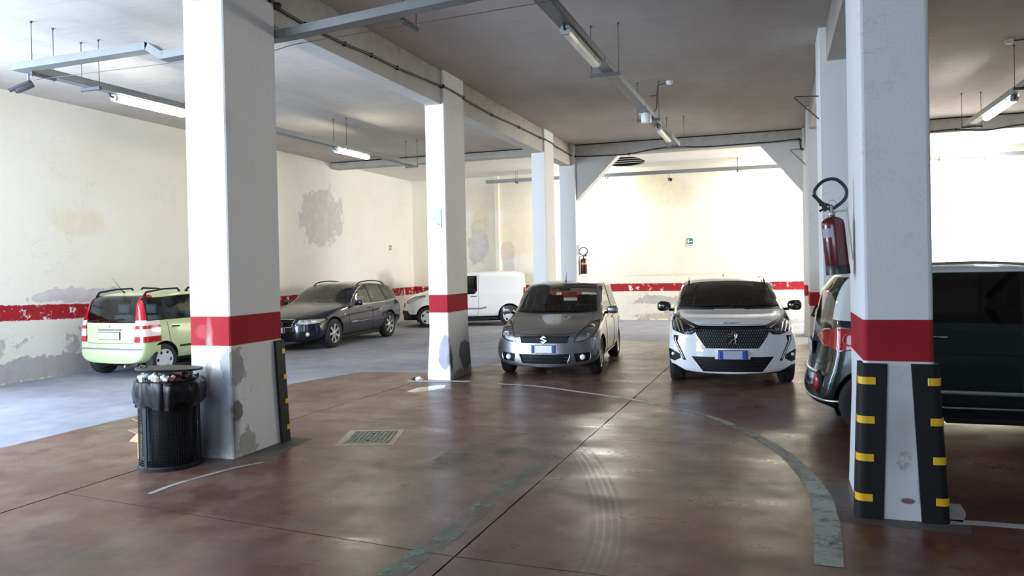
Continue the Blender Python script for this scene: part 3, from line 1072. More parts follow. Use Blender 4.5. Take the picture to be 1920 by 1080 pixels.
for y, z in cz[1:-1]:
    inn = any(a - .05 <= y + 6 <= b + .05 for a, b in ((6.057, 6.864), (11.213, 12.047), (16.85, 17.6)))
    obj('cable_clip', box(-.0225, .055 if inn else .018, y - .014, y + .014, z - 4.556, z - 4.504), m_cable, t)
obj('junction_knot', lathe(bmesh.new(), [(0, -.04), (.03, -.035), (.042, 0), (.03, .035), (0, .04)], 12, MT(.035, .9, .0)), m_cable, t)
t = thing('black_cable', 'black cable slung along the cross beam between the sloped brackets', 'cable', (-4.83, 19.43, 4.6))
pts = [(.0, 0, -.02), (.6, 0, -.04), (1.4, 0, -.045), (2.0, 0, .03), (2.55, 0, .055), (3.1, 0, .01), (3.6, 0, .0), (4.24, 0, .005), (4.9, 0, .012), (5.41, 0, .03), (5.44, 0, -.05), (5.46, 0, -.2), (5.52, -.03, -.23)]
obj('cable', tube(bmesh.new(), smooth_pts(pts, 5), .017, 7), m_cable, t, True)
for x, z in ((.0, -.02), (1.4, -.045), (2.55, .055), (5.41, .03), (5.52, -.23)):
    obj('cable_clip', box(x - .03, x + .03, -.02, .02, z - .03, z + .03, .008), m_cable, t)
t = thing('black_cable', 'black cable slung along the cross beam behind the lit white lamp', 'cable', (1.1, 19.43, 4.6))
pts = [(0, 0, .0), (1.5, 0, .02), (2.3, 0, .0), (2.75, 0, .01), (3.35, 0, -.05), (4.1, 0, .02), (5.6, 0, .0)]
obj('cable', tube(bmesh.new(), smooth_pts(pts, 5), .017, 7), m_cable, t, True)
for x, z in ((1.5, .02), (2.75, .01), (4.1, .02)):
    obj('cable_clip', box(x - .02, x + .02, -.02, .02, z - .03, z + .03, .008), m_cable, t)
# bent wire brackets on the columns
tag(obj('wire_bracket', tube(bmesh.new(), [(.60, 11.35, 4.0), (.30, 11.2, 3.99), (.285, 11.2, 3.975), (.60, 11.35, 3.69)], .008, 6), m_rod), 'bent wire triangle on the column behind the extinguisher', 'bracket')
tag(obj('wire_bracket', tube(bmesh.new(), [(.70, 19.38, 4.40), (.40, 19.36, 4.39), (.39, 19.36, 4.375), (.72, 19.39, 4.02)], .009, 6), m_rod), 'bent wire triangle on the portal column under the cable', 'bracket')

# ------------------------------------------------------------------ litter bin and cardboard
BX, BY0 = -5.31, 5.72
bin_ = thing('litter_bin', 'overflowing black mesh litter bin with bag before the chipped column', 'litter bin', (BX, BY0, 0), R(8))
m_wire = plain('black_wire_mesh', (.007, .0075, .008), .55, 0, spec=.3)
m_bag = plain('black_bin_bag', (.005, .005, .006), .30, 0, .3, 20., spec=.28)
r0 = .262
bm = bmesh.new()
for k in range(72):
    a = 2 * PI * k / 72
    tube(bm, [(r0 * math.cos(a), r0 * math.sin(a), .03), (r0 * math.cos(a), r0 * math.sin(a), .78)], .0022, 4, cap=False)
for k in range(38):
    z = .035 + .0197 * k
    tube(bm, [(r0 * math.cos(2 * PI * i / 36), r0 * math.sin(2 * PI * i / 36), z) for i in range(36)], .0022, 4, closed=True)
o = obj('basket_mesh', bm, m_wire, bin_)
o['kind'] = 'stuff'
for z in (.03, .78):
    obj('hoop', lathe(bmesh.new(), [(r0 - .008, z - .010), (r0 + .006, z - .010), (r0 + .006, z + .010), (r0 - .008, z + .010), (r0 - .008, z - .010)], 48), m_wire, bin_)
for a in (R(255), R(15), R(135)):
    bm = bmesh.new()
    B(bm, -.02, .02, -.004, .004, .0, .84, M=MT(r0 * 1.01 * math.cos(a), r0 * 1.01 * math.sin(a), 0, rz=a + PI / 2))
    obj('upright', bm, m_wire, bin_)
obj('base_plate', lathe(bmesh.new(), [(0, 0), (r0 + .02, 0), (r0 + .022, .012), (r0 + .01, .02), (0, .02)], 48), m_wire, bin_, R(40))
bm = bmesh.new()
prof = [(0, .03), (.20, .035), (.225, .10), (.232, .4), (.245, .74), (.266, .80), (.285, .792), (.29, .76), (.292, .70), (.286, .64), (.283, .60)]
lathe(bm, prof, 96)
for v in bm.verts:
    a = math.atan2(v.co.y, v.co.x)
    fold = mnoise.noise(Vector((math.cos(a) * 3.2, math.sin(a) * 3.2, v.co.z * 4))) + .6 * mnoise.noise(Vector((math.cos(a) * 9, math.sin(a) * 9, v.co.z * 7)))
    rr = math.hypot(v.co.x, v.co.y)
    if rr > .26 and v.co.z > .5:
        k = 1 + .085 * fold + .03 + (.07 if math.cos(a - R(-10)) > .6 and v.co.z < .78 else 0)
        v.co.x *= k
        v.co.y *= k
        if v.co.z < .68:
            v.co.z += .085 * mnoise.noise(Vector((math.cos(a) * 2, math.sin(a) * 2, 9))) - .02
    elif v.co.z > .05 and rr > .1:
        k = 1 + .05 * fold
        v.co.x *= k
        v.co.y *= k
obj('bin_bag', bm, m_bag, bin_, R(35))
bm = bmesh.new()
lathe(bm, [(0, 0), (.17, .0), (.285, .004), (.292, .012), (.285, .022), (.17, .026), (0, .026)], 48, MT(0.01, .0, .875, ry=R(1.5), rx=R(-3)))
obj('lid', bm, m_wire, bin_, R(40))
bm = bmesh.new()
tube(bm, [(-.22, -.1, .90), (-.21, -.1, .925), (-.14, -.12, .925), (-.13, -.12, .90)], .008, 6)
obj('lid_handle', bm, m_wire, bin_)
for i, (x, y, z, r, c) in enumerate(((-.10, -.20, .825, .05, (.55, .58, .72)), (.0, -.2, .83, .05, (.75, .76, .80)), (.10, -.19, .83, .045, (.62, .60, .56)), (.16, -.15, .82, .045, (.09, .015, .02)), (-.19, -.12, .82, .04, (.30, .25, .16)), (.04, -.1, .84, .06, (.10, .09, .09)), (-.06, .05, .83, .07, (.28, .16, .10)), (.14, .08, .83, .06, (.55, .5, .4)), (-.23, -.02, .815, .045, (.5, .55, .62)), (.05, -.235, .805, .03, (.40, .36, .28)), (-.04, -.235, .805, .03, (.06, .05, .06)), (.20, -.05, .83, .04, (.07, .012, .016)))):
    crumple('rubbish', r, plain('rubbish_%d' % i, c, .35), i * 1.7, bin_, MT(x, y, z), .8)

m_card = plain('cardboard', (.48, .30, .17), .8, 0, .12, 10.)
m_card_in = plain('cardboard_dark', (.33, .20, .11), .85)  # darker brown cardboard for the small box


def carton(label, loc, rz, w, d, h, flaps, m=m_card):
    t = thing('cardboard_box', label, 'box', loc, rz)
    th = .005
    bm = bmesh.new()
    B(bm, -w / 2, w / 2, -d / 2, -d / 2 + th, 0, h)
    B(bm, -w / 2, w / 2, d / 2 - th, d / 2, 0, h)
    B(bm, -w / 2, -w / 2 + th, -d / 2, d / 2, 0, h)
    B(bm, w / 2 - th, w / 2, -d / 2, d / 2, 0, h)
    B(bm, -w / 2, w / 2, -d / 2, d / 2, 0, th)
    obj('carton_body', bm, m, t)
    for side, ang, ln in flaps:
        bm = bmesh.new()
        hw = d / 2 if side in 'lr' else w / 2
        B(bm, 0, ln, -hw, hw, -th / 2, th / 2)
        dx, dy, rzz = dict(l=(-w / 2, 0, PI), r=(w / 2, 0, 0), f=(0, -d / 2, -PI / 2), b=(0, d / 2, PI / 2))[side]
        bmesh.ops.transform(bm, matrix=MT(dx, dy, h, rz=rzz) @ Matrix.Rotation(-ang, 4, 'Y'), verts=bm.verts)
        obj('flap', bm, m, t)
    return t


carton('tall open cardboard box standing behind the litter bin', (-5.70, 5.91, 0), R(-8), .17, .20, .24, [('l', R(10), .13), ('f', R(-35), .10), ('b', R(50), .12)])
carton('flattened small cardboard box wedged on top of the taller box', (-5.735, 5.93, .250), R(-25), .14, .14, .10, [('l', R(62), .12), ('b', R(75), .12), ('f', R(20), .08)], m_card_in)


# ------------------------------------------------------------------ cars
def paint(name, col, metal=0., rough=.28):
    n = NT(name)
    n.set(color=col, metal=metal, rough=rough, coat=1., coatr=.04, spec=.5 if metal else .12)
    return n.m


m_glass = glassy('car_glass', (.62, .68, .64), .02)
m_glass_dark = glassy('tinted_glass', (.20, .21, .21), .01)
m_glass_black = glassy('privacy_glass', (.03, .035, .035), .01)
m_lens = glassy('lamp_lens', (.98, .98, .99), .02)
m_bowl = plain('lamp_bowl', (.85, .85, .83), .3, .1, .12, 30.)
m_bowl_dark = plain('dark_lamp_bowl', (.10, .10, .11), .3, .4, .3, 40.)
m_trim = plain('black_car_trim', (.008, .008, .009), .6, spec=.25)
m_gloss = NT('gloss_black').set(color=(.004, .004, .005), rough=.12, coat=1.).m
m_tyre = plain('tyre_rubber', (.016, .016, .017), .75, 0, .3, 40.)
m_alloy = plain('alloy_wheel', (.55, .55, .56), .32, .85)
m_hubcap = plain('hub_cap', (.55, .57, .59), .45, .0)
m_under = plain('underbody', (.008, .008, .008), .9)
m_cabin = plain('cabin_cloth', (.018, .018, .02), .85)
m_seat_g = plain('grey_seat', (.10, .11, .12), .85)
m_plate = plain('plate_white', (.82, .83, .85), .4)
m_blue = plain('plate_blue', (.015, .06, .42), .4)
m_tail = NT('tail_lamp_red').set(color=(.42, .004, .012), rough=.12, coat=1.).m
m_tail_w = NT('tail_lamp_clear').set(color=(.80, .62, .62), rough=.15, coat=1.).m
m_amber = NT('indicator_amber').set(color=(.75, .62, .42), rough=.15, coat=1.).m


def inpoly(p, poly):
    x, y = p
    c = False
    for (x1, y1), (x2, y2) in zip(poly, poly[1:] + poly[:1]):
        if (y1 > y) != (y2 > y) and x < (x2 - x1) * (y - y1) / (y2 - y1) + x1:
            c = not c
    return c


AX = dict(f=(0, 2), r=(0, 2), s=(1, 2), t=(0, 1))
DIR = dict(f=Vector((0, 1, 0)), r=Vector((0, -1, 0)), t=Vector((0, 0, -1)))


class Car:
    def __init__(s, label, loc, rz, L, prof, body, lining=None, tumble=.28, crease=.55, name='car', group=None, roofmat=None, scale=1.):
        s.L = L
        s.root = thing(name, label, 'van' if name == 'van' else 'car', loc, rz, group)
        s.root.scale = (scale,) * 3
        s.body, s.pr = body, prof
        s.lining = lining or m_cabin
        s.bm = s.base(prof, tumble, crease)
        s.bvh = BVHTree.FromBMesh(s.bm)
        s.shift = Vector((0, -L / 2, 0))

    # control cage, smoothed by Catmull-Clark
    def base(s, P, tumble, crease):
        bot, top, belt, hw, bow, nose, tail = (P[k] for k in ('bot', 'top', 'belt', 'hw', 'bow', 'nose', 'tail'))
        ys = [y for y, _ in top]
        y0, y1 = ys[0], ys[-1]
        bm = bmesh.new()
        rows = []
        for i, y in enumerate(ys):
            zb, zt, zl, w = lerp_poly(bot, y), lerp_poly(top, y), lerp_poly(belt, y), lerp_poly(hw, y)
            gh = max(zt - zl, .03)
            f = min(1, max(0, (gh - .10) / .22))
            xr = (w * .82) * (1 - f) + (w - .085 - tumble * gh) * f
            dr = .018 + .045 * f
            ring = [(0, zb), (w - .15, zb), (w - .025, zb + .12), (w, zb + (zl - zb) * .55), (w - .03, zl - .01), (w - .065, zl + min(.035, gh * .45)), (xr, zt - dr * 1.0), (xr * .62, zt - dr * .22), (0, zt)]
            kf = max(0, 1 - (y - y0) / .45)
            kr = max(0, 1 - (y1 - y) / .45)
            R_, Lf = [], []
            for x, z in ring:
                yy = y + lerp_poly(bow, y) * (abs(x) / w) ** 2.2 + kf * lerp_poly(nose, z) + kr * lerp_poly(tail, z)
                v = bm.verts.new((x, yy, z))
                R_.append(v)
                Lf.append(v if x == 0 else bm.verts.new((-x, yy, z)))
            rows.append((R_, Lf))
        n = 9
        cl = bm.edges.layers.float.new('crease_edge')
        for (a, al), (b, bl) in zip(rows, rows[1:]):
            for j in range(n - 1):
                bm.faces.new((a[j], a[j + 1], b[j + 1], b[j]))
                bm.faces.new((al[j], bl[j], bl[j + 1], al[j + 1]))
            if min(a[8].co.z - a[4].co.z, b[8].co.z - b[4].co.z) > .16:
                for p, q in ((a[6], b[6]), (al[6], bl[6])):
                    bm.edges.get((p, q))[cl] = crease
        for (a, al), y, front in ((rows[0], y0, True), (rows[-1], y1, False)):
            w = lerp_poly(hw, y)
            cols = [al]
            for k in ((-.5, 0, .5) if front else (-.88, -.45, 0, .45, .88)):
                c = [a[0]]
                for j in range(1, n - 1):
                    x = a[j].co.x * k
                    z = a[j].co.z
                    yy = y + lerp_poly(bow, y) * (abs(x) / w) ** 2.2 + (lerp_poly(nose, z) if front else lerp_poly(tail, z))
                    c.append(bm.verts.new((x, yy, z)))
                c.append(a[n - 1])
                cols.append(c)
            cols.append(a)
            for p, q in zip(cols, cols[1:]):
                for j in range(n - 1):
                    vs = []
                    for v in (p[j], q[j], q[j + 1], p[j + 1]):
                        if v not in vs:
                            vs.append(v)
                    if len(vs) > 2:
                        bm.faces.new(vs if front else vs[::-1])
        bmesh.ops.recalc_face_normals(bm, faces=bm.faces)
        me = bpy.data.meshes.new('cage')
        bm.to_mesh(me)
        bm.free()
        o = bpy.data.objects.new('cage', me)
        COL.objects.link(o)
        md = o.modifiers.new('s', 'SUBSURF')
        md.levels = 2
        md.render_levels = 2
        dg = bpy.context.evaluated_depsgraph_get()
        m2 = bpy.data.meshes.new_from_object(o.evaluated_get(dg))
        bm = bmesh.new()
        bm.from_mesh(m2)
        bpy.data.objects.remove(o)
        bpy.data.meshes.remove(me)
        bpy.data.meshes.remove(m2)
        bm.normal_update()
        return bm

    def place(s, bm, name, m, parent=None, smooth=True):
        bmesh.ops.translate(bm, vec=s.shift, verts=bm.verts)
        return obj(name, bm, m, parent or s.root, smooth)

    def hit(s, a, b, view, side=1):
        """surface point and normal under the 2D point seen in a view"""
        if view in 'fr':
            o = Vector((a, -3 if view == 'f' else 9, b))
            d = DIR[view]
        elif view == 's':
            o, d = Vector((3 * side, a, b)), Vector((-side, 0, 0))
        else:
            o, d = Vector((a, b, 4)), DIR['t']
        p, nn, _, _ = s.bvh.ray_cast(o, d)
        if p is None:
            p, nn = o + d * 3.4, -d
        return p, nn

    def _filt(s, view, side, lim, y0, y1):
        if view == 'f':
            return lambda c, n: n.y < -lim and y0 <= c.y <= y1
        if view == 'r':
            return lambda c, n: n.y > lim and y0 <= c.y <= y1
        if view == 's':
            return lambda c, n: c.x * side > 0 and n.x * side > lim
        if view == 'a':
            return lambda c, n: True
        return lambda c, n: n.z > lim

    def cut(s, poly, view, side=1, lim=.12, yr=(-9, 99), src=None):
        """cut the outline into the skin and return those faces as a new bmesh (removed from the body)"""
        bm = src or s.bm
        i, j = AX['s' if view == 'a' else view]
        ft = s._filt(view, side, lim, *yr)
        xs, zs = [p[0] for p in poly], [p[1] for p in poly]
        lo, hi = (min(xs) - .02, min(zs) - .02), (max(xs) + .02, max(zs) + .02)
        S = []
        for f in bm.faces:
            co = [v.co for v in f.verts]
            if max(c[i] for c in co) < lo[0] or min(c[i] for c in co) > hi[0] or max(c[j] for c in co) < lo[1] or min(c[j] for c in co) > hi[1]:
                continue
            if ft(f.calc_center_median(), f.normal):
                S.append(f)
        for p, q in zip(poly, poly[1:] + poly[:1]):
            if abs(p[0] - q[0]) + abs(p[1] - q[1]) < 1e-6:
                continue
            no = Vector((0, 0, 0))
            no[i], no[j] = (q[1] - p[1]), -(q[0] - p[0])
            co = Vector((0, 0, 0))
            co[i], co[j] = p
            geom = list({*S, *(e for f in S for e in f.edges), *(v for f in S for v in f.verts)})
            if not geom:
                break
            r = bmesh.ops.bisect_plane(bm, geom=geom, dist=1e-5, plane_co=co, plane_no=no.normalized())
            S = [g for g in r['geom'] if isinstance(g, bmesh.types.BMFace) and g.is_valid]
        sel = []
        for f in S:
            c = f.calc_center_median()
            if inpoly((c[i], c[j]), poly) and ft(c, f.normal):
                sel.append(f)
        nb = bmesh.new()
        vm = {}
        for f in sel:
            vs = []
            for v in f.verts:
                if v not in vm:
                    vm[v] = nb.verts.new(v.co)
                vs.append(vm[v])
            try:
                nb.faces.new(vs)
            except ValueError:
                pass
        bmesh.ops.delete(bm, geom=sel, context='FACES')
        nb.normal_update()
        return nb

    def part(s, name, poly, view, m, both=False, off=0., thick=0., lim=.12, yr=(-9, 99), label=None, parent=None, src=None):
        """cut a piece and make it a part; both = mirrored copy as well. Returns the parts"""
        out = []
        for side in ((1, -1) if both else (1,)):
            pl = [(-a, b) for a, b in poly][::-1] if side < 0 and view in 'frt' else list(poly)
            nb = s.cut(pl, view, side, lim, yr, src)
            if not nb.faces:
                nb.free()
                continue
            if off:
                nb.normal_update()
                mv = [(v, v.normal.copy()) for v in nb.verts]
                for v, nn in mv:
                    v.co += nn * off
            if thick:
                r = bmesh.ops.extrude_face_region(nb, geom=nb.faces[:])
                # keep the outer skin, push the new one inward and join with side walls
                vs = [g for g in r['geom'] if isinstance(g, bmesh.types.BMVert)]
                nb.normal_update()
                mv = [(v, v.normal.copy()) for v in vs]
                for v, nn in mv:
                    v.co += nn * thick
            o = s.place(nb, name, m, parent)
            if label:
                o['label'] = label
            out.append(o)
        return out

    def lamp(s, name, poly, view, deep=.06, bowl=None, lens=None, extras=None, yr=(-9, 99), lim=.05, edge=.012):
        """headlamp: black gasket, clear lens over a bowl set back from the skin"""
        res = []
        for side in (1, -1):
            pl = [(-a, b) for a, b in poly][::-1] if side < 0 else list(poly)
            cx, cz = sum(p[0] for p in pl) / len(pl), sum(p[1] for p in pl) / len(pl)
            nb = s.cut(pl, view, side, lim, yr)
            bb = nb.copy()
            d = DIR[view]
            be = [e for e in bb.edges if len(e.link_faces) == 1]
            low = {}
            for v in list(bb.verts):
                low[v] = bb.verts.new(v.co + d * deep + Vector(((cx - v.co.x) * .12, 0, (cz - v.co.z) * .12)))
            oldf = bb.faces[:]
            for f in oldf:
                bb.faces.new([low[v] for v in f.verts])
            for e in be:
                a, b = e.verts
                bb.faces.new((a, b, low[b], low[a]))
            bmesh.ops.delete(bb, geom=oldf, context='FACES_ONLY')
            lo = s.place(nb, name, lens or m_lens)
            s.place(bb, 'lamp_bowl', bowl or m_bowl, lo)
            if extras:
                for ex in extras:
                    ex(s, side, lo)
            # gasket
            pts = []
            for p, q in zip(pl, pl[1:] + pl[:1]):
                k = max(2, int(math.hypot(q[0] - p[0], q[1] - p[1]) / .04))
                for t in range(k):
                    h, nn = s.hit(p[0] + (q[0] - p[0]) * t / k, p[1] + (q[1] - p[1]) * t / k, view, side)
                    pts.append(h + nn * .001)
            g = tube(bmesh.new(), pts, .006, 5, closed=True)
            s.place(g, 'gasket', m_trim, lo)
            res.append(lo)
        return res

    def seam(s, pts, view, name='panel_gap', both=True, r=.0045, m=None, parent=None, out=0.):
        for side in ((1, -1) if both else (1,)):
            P = []
            for p, q in zip(pts, pts[1:]):
                k = max(2, int(math.hypot(q[0] - p[0], q[1] - p[1]) / .05))
                for t in range(k):
                    P.append((p[0] + (q[0] - p[0]) * t / k, p[1] + (q[1] - p[1]) * t / k))
            P.append(pts[-1])
            v = []
            for a, b in P:
                if side < 0 and view in 'frt':
                    a = -a
                h, nn = s.hit(a, b, view, side)
                h = h + nn * out
                if not v or (h - v[-1]).length > .004:
                    v.append(h)
            if len(v) > 1:
                s.place(tube(bmesh.new(), v, r, 5), name, m or m_trim, parent)

    def wheels(s, y1, y2, r, wd, rim, spokes, track, style='alloy', rr=.66):
        for y in (y1, y2):
            for side in (1, -1):
                # arch opening and liner
                ra = r * 1.13
                pl = [(y + ra * math.cos(R(a)), r + .01 + ra * math.sin(R(a))) for a in range(0, 181, 10)] + [(y - ra, -.2), (y + ra, -.2)]
                s.cut(pl, 's', side, -.2).free()
                lb = bmesh.new()
                ring = []
                for a in range(-30, 211, 12):
                    c, d = math.cos(R(a)), math.sin(R(a))
                    xo = track + .01
                    zz = r + .01 + ra * d
                    hh, _ = s.hit(y + ra * c * .999, max(zz, .25), 's', side)
                    xo = min(abs(hh.x), track + .05) if abs(hh.x) > .3 else track
                    ring.append([lb.verts.new((side * x, y + ra * c, max(zz, .13))) for x in (xo, track - wd - .12)])
                for p, q in zip(ring, ring[1:]):
                    lb.faces.new((p[0], q[0], q[1], p[1]))
                lb.faces.new([g[1] for g in ring])
                s.place(lb, 'arch_liner', m_under)
                Mx = MT(side * (track - wd / 2), y, r) @ Matrix.Rotation(PI / 2 * side, 4, 'Y')
                w2 = wd / 2
                tb = bmesh.new()
                lathe(tb, [(r * rr, -w2), (r * .86, -w2 - .004), (r * .955, -w2 * .92), (r, -w2 * .72), (r, -w2 * .3), (r * .988, -w2 * .27), (r * .988, -w2 * .2), (r, -w2 * .17), (r, w2 * .17), (r * .988, w2 * .2), (r * .988, w2 * .27), (r, w2 * .3), (r, w2 * .72), (r * .955, w2 * .92), (r * .86, w2 + .004), (r * rr, w2)], 40, Mx)
                to = s.place(tb, 'wheel', m_tyre, None, R(50))
                rb = bmesh.new()
                ri = r * rr
                lathe(rb, [(ri * .90, -w2 * .5), (ri * .93, w2 * .8), (ri * 1.02, w2 * .98), (ri * 1.03, w2 * .88), (ri * 1.0, w2 * .5), (ri * 1.0, -w2 * .5)], 36, Mx)
                if style == 'alloy':
                    for k in range(spokes):
                        a = 2 * PI * k / spokes + .3
                        Ms = Mx @ Matrix.Rotation(a, 4, 'Z')
                        a0, a1 = ri * .10, ri * .155
                        prism(rb, [(ri * .12, -a1), (ri * .55, -a0 * 1.1), (ri * .96, -a0 * 1.7), (ri * .96, a0 * 1.7), (ri * .55, a0 * 1.1), (ri * .12, a1)], w2 * .45, w2 * .82, Ms)
                    lathe(rb, [(0, w2 * .9), (ri * .16, w2 * .9), (ri * .23, w2 * .8), (ri * .23, w2 * .4)], 20, Mx)
                else:
                    # full plastic cover with slots near the rim
                    lathe(rb, [(0, w2 * .86), (ri * .2, w2 * .88), (ri * .55, w2 * .95), (ri * .62, w2 * .92)], 30, Mx)
                    for k in range(spokes):
                        a = 2 * PI * k / spokes
                        Ms = Mx @ Matrix.Rotation(a, 4, 'Z')
                        h = PI / spokes * .62
                        prism(rb, [(ri * .60 * math.cos(-h), ri * .60 * math.sin(-h)), (ri * .99 * math.cos(-h), ri * .99 * math.sin(-h)), (ri * .99 * math.cos(h), ri * .99 * math.sin(h)), (ri * .60 * math.cos(h), ri * .60 * math.sin(h))], w2 * .78, w2 * .92, Ms)
                    lathe(rb, [(ri * .88, w2 * .95), (ri * 1.0, w2 * .98), (ri * 1.0, w2 * .85)], 36, Mx)
                bmesh.ops.recalc_face_normals(rb, faces=rb.faces)
                s.place(rb, 'rim', rim, to, R(35))
                bd = bmesh.new()
                lathe(bd, [(0, w2 * .2), (ri * .95, w2 * .2)], 24, Mx)
                s.place(bd, 'brake_disc', m_under, to)

    def cabin(s, y0, y1, zf, zl, w, seats, dash=None, seatmat=None, wheel=None, zs=0.):
        """inner lining, seats, dashboard, steering wheel. seats = (x, y, top z)"""
        lb = bmesh.new()
        for f in s.bm.faces:
            c = f.calc_center_median()
            if c.z > zl + .02 and y0 - .5 < c.y < y1 + .4 and not (f.normal.z > .3 and c.z < zl + .10):
                vs = [lb.verts.new(v.co - v.normal * .022) for v in f.verts]
                lb.faces.new(vs[::-1])
        bmesh.ops.remove_doubles(lb, verts=lb.verts, dist=1e-4)
        s.place(lb, 'headliner', s.lining)
        tb = bmesh.new()
        B(tb, -w, w, y0, y1, zf - .03, zf)
        for q in ((-w, -w + .02, y0, y1), (w - .02, w, y0, y1), (-w, w, y0, y0 + .02), (-w, w, y1 - .02, y1)):
            B(tb, *q, zf, zl)
        s.place(tb, 'cabin_tub', s.lining, None, False)
        for x, y, zt in seats:
            sb = bmesh.new()
            B(sb, x - .23, x + .23, y - .42, y + .06, zf, zf + .24, .05, 2)
            B(sb, x - .23, x + .23, -.06, .06, 0, zt - zf - .30, .05, 2, None) if False else None
            B(sb, x - .225, x + .225, y, y + .12, zf + .15, zt - .20, .05, 2)
            so = s.place(sb, 'seat', seatmat or m_cabin)
            hb = bmesh.new()
            B(hb, x - .13, x + .13, y + .02, y + .11, zt - .17, zt, .04, 2)
            for e in (-.06, .06):
                tube(hb, [(x + e, y + .06, zt - .24), (x + e, y + .06, zt - .1)], .007, 5)
            s.place(hb, 'headrest', seatmat or m_cabin, so)
        if dash:
            db = bmesh.new()
            B(db, -w + .03, w - .03, dash[0], dash[1], zf + .1, dash[2], .05, 2)
            s.place(db, 'dashboard', s.lining)
        if wheel:
            x, y, z = wheel
            wb = bmesh.new()
            pts = [(x + .185 * math.cos(2 * PI * k / 24), y - .10 * math.sin(2 * PI * k / 24) * -1, z + .165 * math.sin(2 * PI * k / 24)) for k in range(24)]
            tube(wb, pts, .016, 7, closed=True)
            tube(wb, [pts[0], pts[12]], .022, 6)
            tube(wb, [pts[18], (x, y, z)], .022, 6)
            s.place(wb, 'steering_wheel', m_cabin)

    def mirrors(s, y, z, x, m, w=.20, h=.13, d=.10, stalk=m_trim):
        for side in (1, -1):
            mb = bmesh.new()
            bmesh.ops.create_uvsphere(mb, u_segments=20, v_segments=12, radius=1)
            for v in mb.verts:
                px, py, pz = v.co
                sg = lambda q, e: math.copysign(abs(q) ** e, q)
                v.co = Vector((sg(px, .75) * w / 2, sg(py, .9) * d / 2 if py < 0 else py * .03, sg(pz, .75) * h / 2 * (1 - .15 * (px * -side))))
            bmesh.ops.translate(mb, vec=(side * (x + w / 2), y, z), verts=mb.verts)
            mo = s.place(mb, 'wing_mirror', m)
            gb = bmesh.new()
            B(gb, side * (x + w / 2) - w * .42, side * (x + w / 2) + w * .42, y + .022, y + .034, z - h * .4, z + h * .4, .004)
            s.place(gb, 'mirror_glass', m_chrome, mo, False)
            sb = bmesh.new()
            tube(sb, [(side * (x - .10), y + .03, z - h * .42), (side * (x + .03), y + .005, z - h * .36)], .022, 8)
            s.place(sb, 'mirror_stalk', stalk, mo)

    def plate(s, x, z, w, h, view='f', m=None, tilt=0, bands=True, off=.012, bw=.045):
        p, nn = s.hit(x, z, view)
        d = 1 if view == 'f' else -1
        yy = p.y - d * off
        pb = bmesh.new()
        B(pb, x - w / 2, x + w / 2, min(yy, yy - .008 * d), max(yy, yy - .008 * d), z - h / 2, z + h / 2, .003)
        o = s.place(pb, 'number_plate', m or m_plate, None, False)
        o['label'] = 'blank white number plate with blue ends'
        if bands:
            for e in (-1, 1):
                b = bmesh.new()
                xa = x + e * (w / 2 - bw / 2 - .004)
                ya, yb = yy - .0105 * d, yy - .007 * d
                B(b, xa - bw / 2, xa + bw / 2, min(ya, yb), max(ya, yb), z - h / 2 + .004, z + h / 2 - .004)
                s.place(b, 'blue_band', m_blue, o, False)
        fb = bmesh.new()
        B(fb, x - w / 2 - .01, x + w / 2 + .01, min(yy + .02 * d, yy), max(yy + .02 * d, yy), z - h / 2 - .01, z + h / 2 + .01, .004)
        s.place(fb, 'plate_holder', m_trim, o, False)
        return o

    def handle(s, y, z, m, both=True, L=.17):
        for side in (1, -1):
            p, nn = s.hit(y, z, 's', side)
            pts = [p + Vector((0, -L / 2, 0)), p + Vector((side * .028, -L / 2 + .03, 0)), p + Vector((side * .028, L / 2 - .03, .004)), p + Vector((0, L / 2, .004))]
            s.place(tube(bmesh.new(), pts, .012, 7), 'door_handle', m)

    def badge(s, x, z, view, bm, m, out=.008, name='badge', parent=None):
        p, nn = s.hit(x, z, view)
        q = Vector((nn.x, nn.y, nn.z)).to_track_quat('-Y', 'Z').to_matrix().to_4x4() if view == 'f' else (nn.to_track_quat('Y', 'Z').to_matrix().to_4x4())
        bmesh.ops.transform(bm, matrix=Matrix.Translation(p + nn * out) @ q, verts=bm.verts)
        return s.place(bm, name, m, parent, False)

    def panels(s, doors=(), bonnet=None, bumper=None):
        """opening panels and the front bumper as parts of their own"""
        for i, pl in enumerate(doors):
            s.part('front_door' if i == 0 else 'rear_door', pl, 's', s.body, True, .0015, lim=.05)
        if bonnet:
            s.part('bonnet', bonnet, 't', s.body, off=.0015, lim=.25)
        if bumper:
            z, y = bumper
            s.part('front_bumper', [(-2, -1), (2, -1), (2, z), (-2, z)], 'f', s.body, off=.0015, lim=-2, yr=(-2, y))

    def finish(s, name='body', under_z=.30):
        pan = bmesh.new()  # box added to stop light passing under the car
        w = lerp_poly(s.pr['hw'], s.L / 2)
        B(pan, -w + .32, w - .32, .55, s.L - .5, .14, .34, .03)
        B(pan, -w + .14, w - .14, 1.35, s.L - 1.25, .15, .34, .03)
        s.place(pan, 'light_blocking_pan', m_under, None, False)
        # the dark underside becomes a part of its own
        sel = [f for f in s.bm.faces if f.normal.z < -.55 and f.calc_center_median().z < under_z]
        nb = bmesh.new()
        vm = {}
        for f in sel:
            nb.faces.new([vm.setdefault(v, None) or vm.__setitem__(v, nb.verts.new(v.co)) or vm[v] for v in f.verts])
        bmesh.ops.delete(s.bm, geom=sel, context='FACES')
        s.place(nb, 'underbody', m_under)
        s.place(s.bm, name, s.body)


def xz(bm, poly, y0, y1):
    """prism from an x-z outline with depth along y"""
    n0 = len(bm.verts)
    prism(bm, poly, -y1, -y0, Matrix.Rotation(PI / 2, 4, 'X'))
    return bm


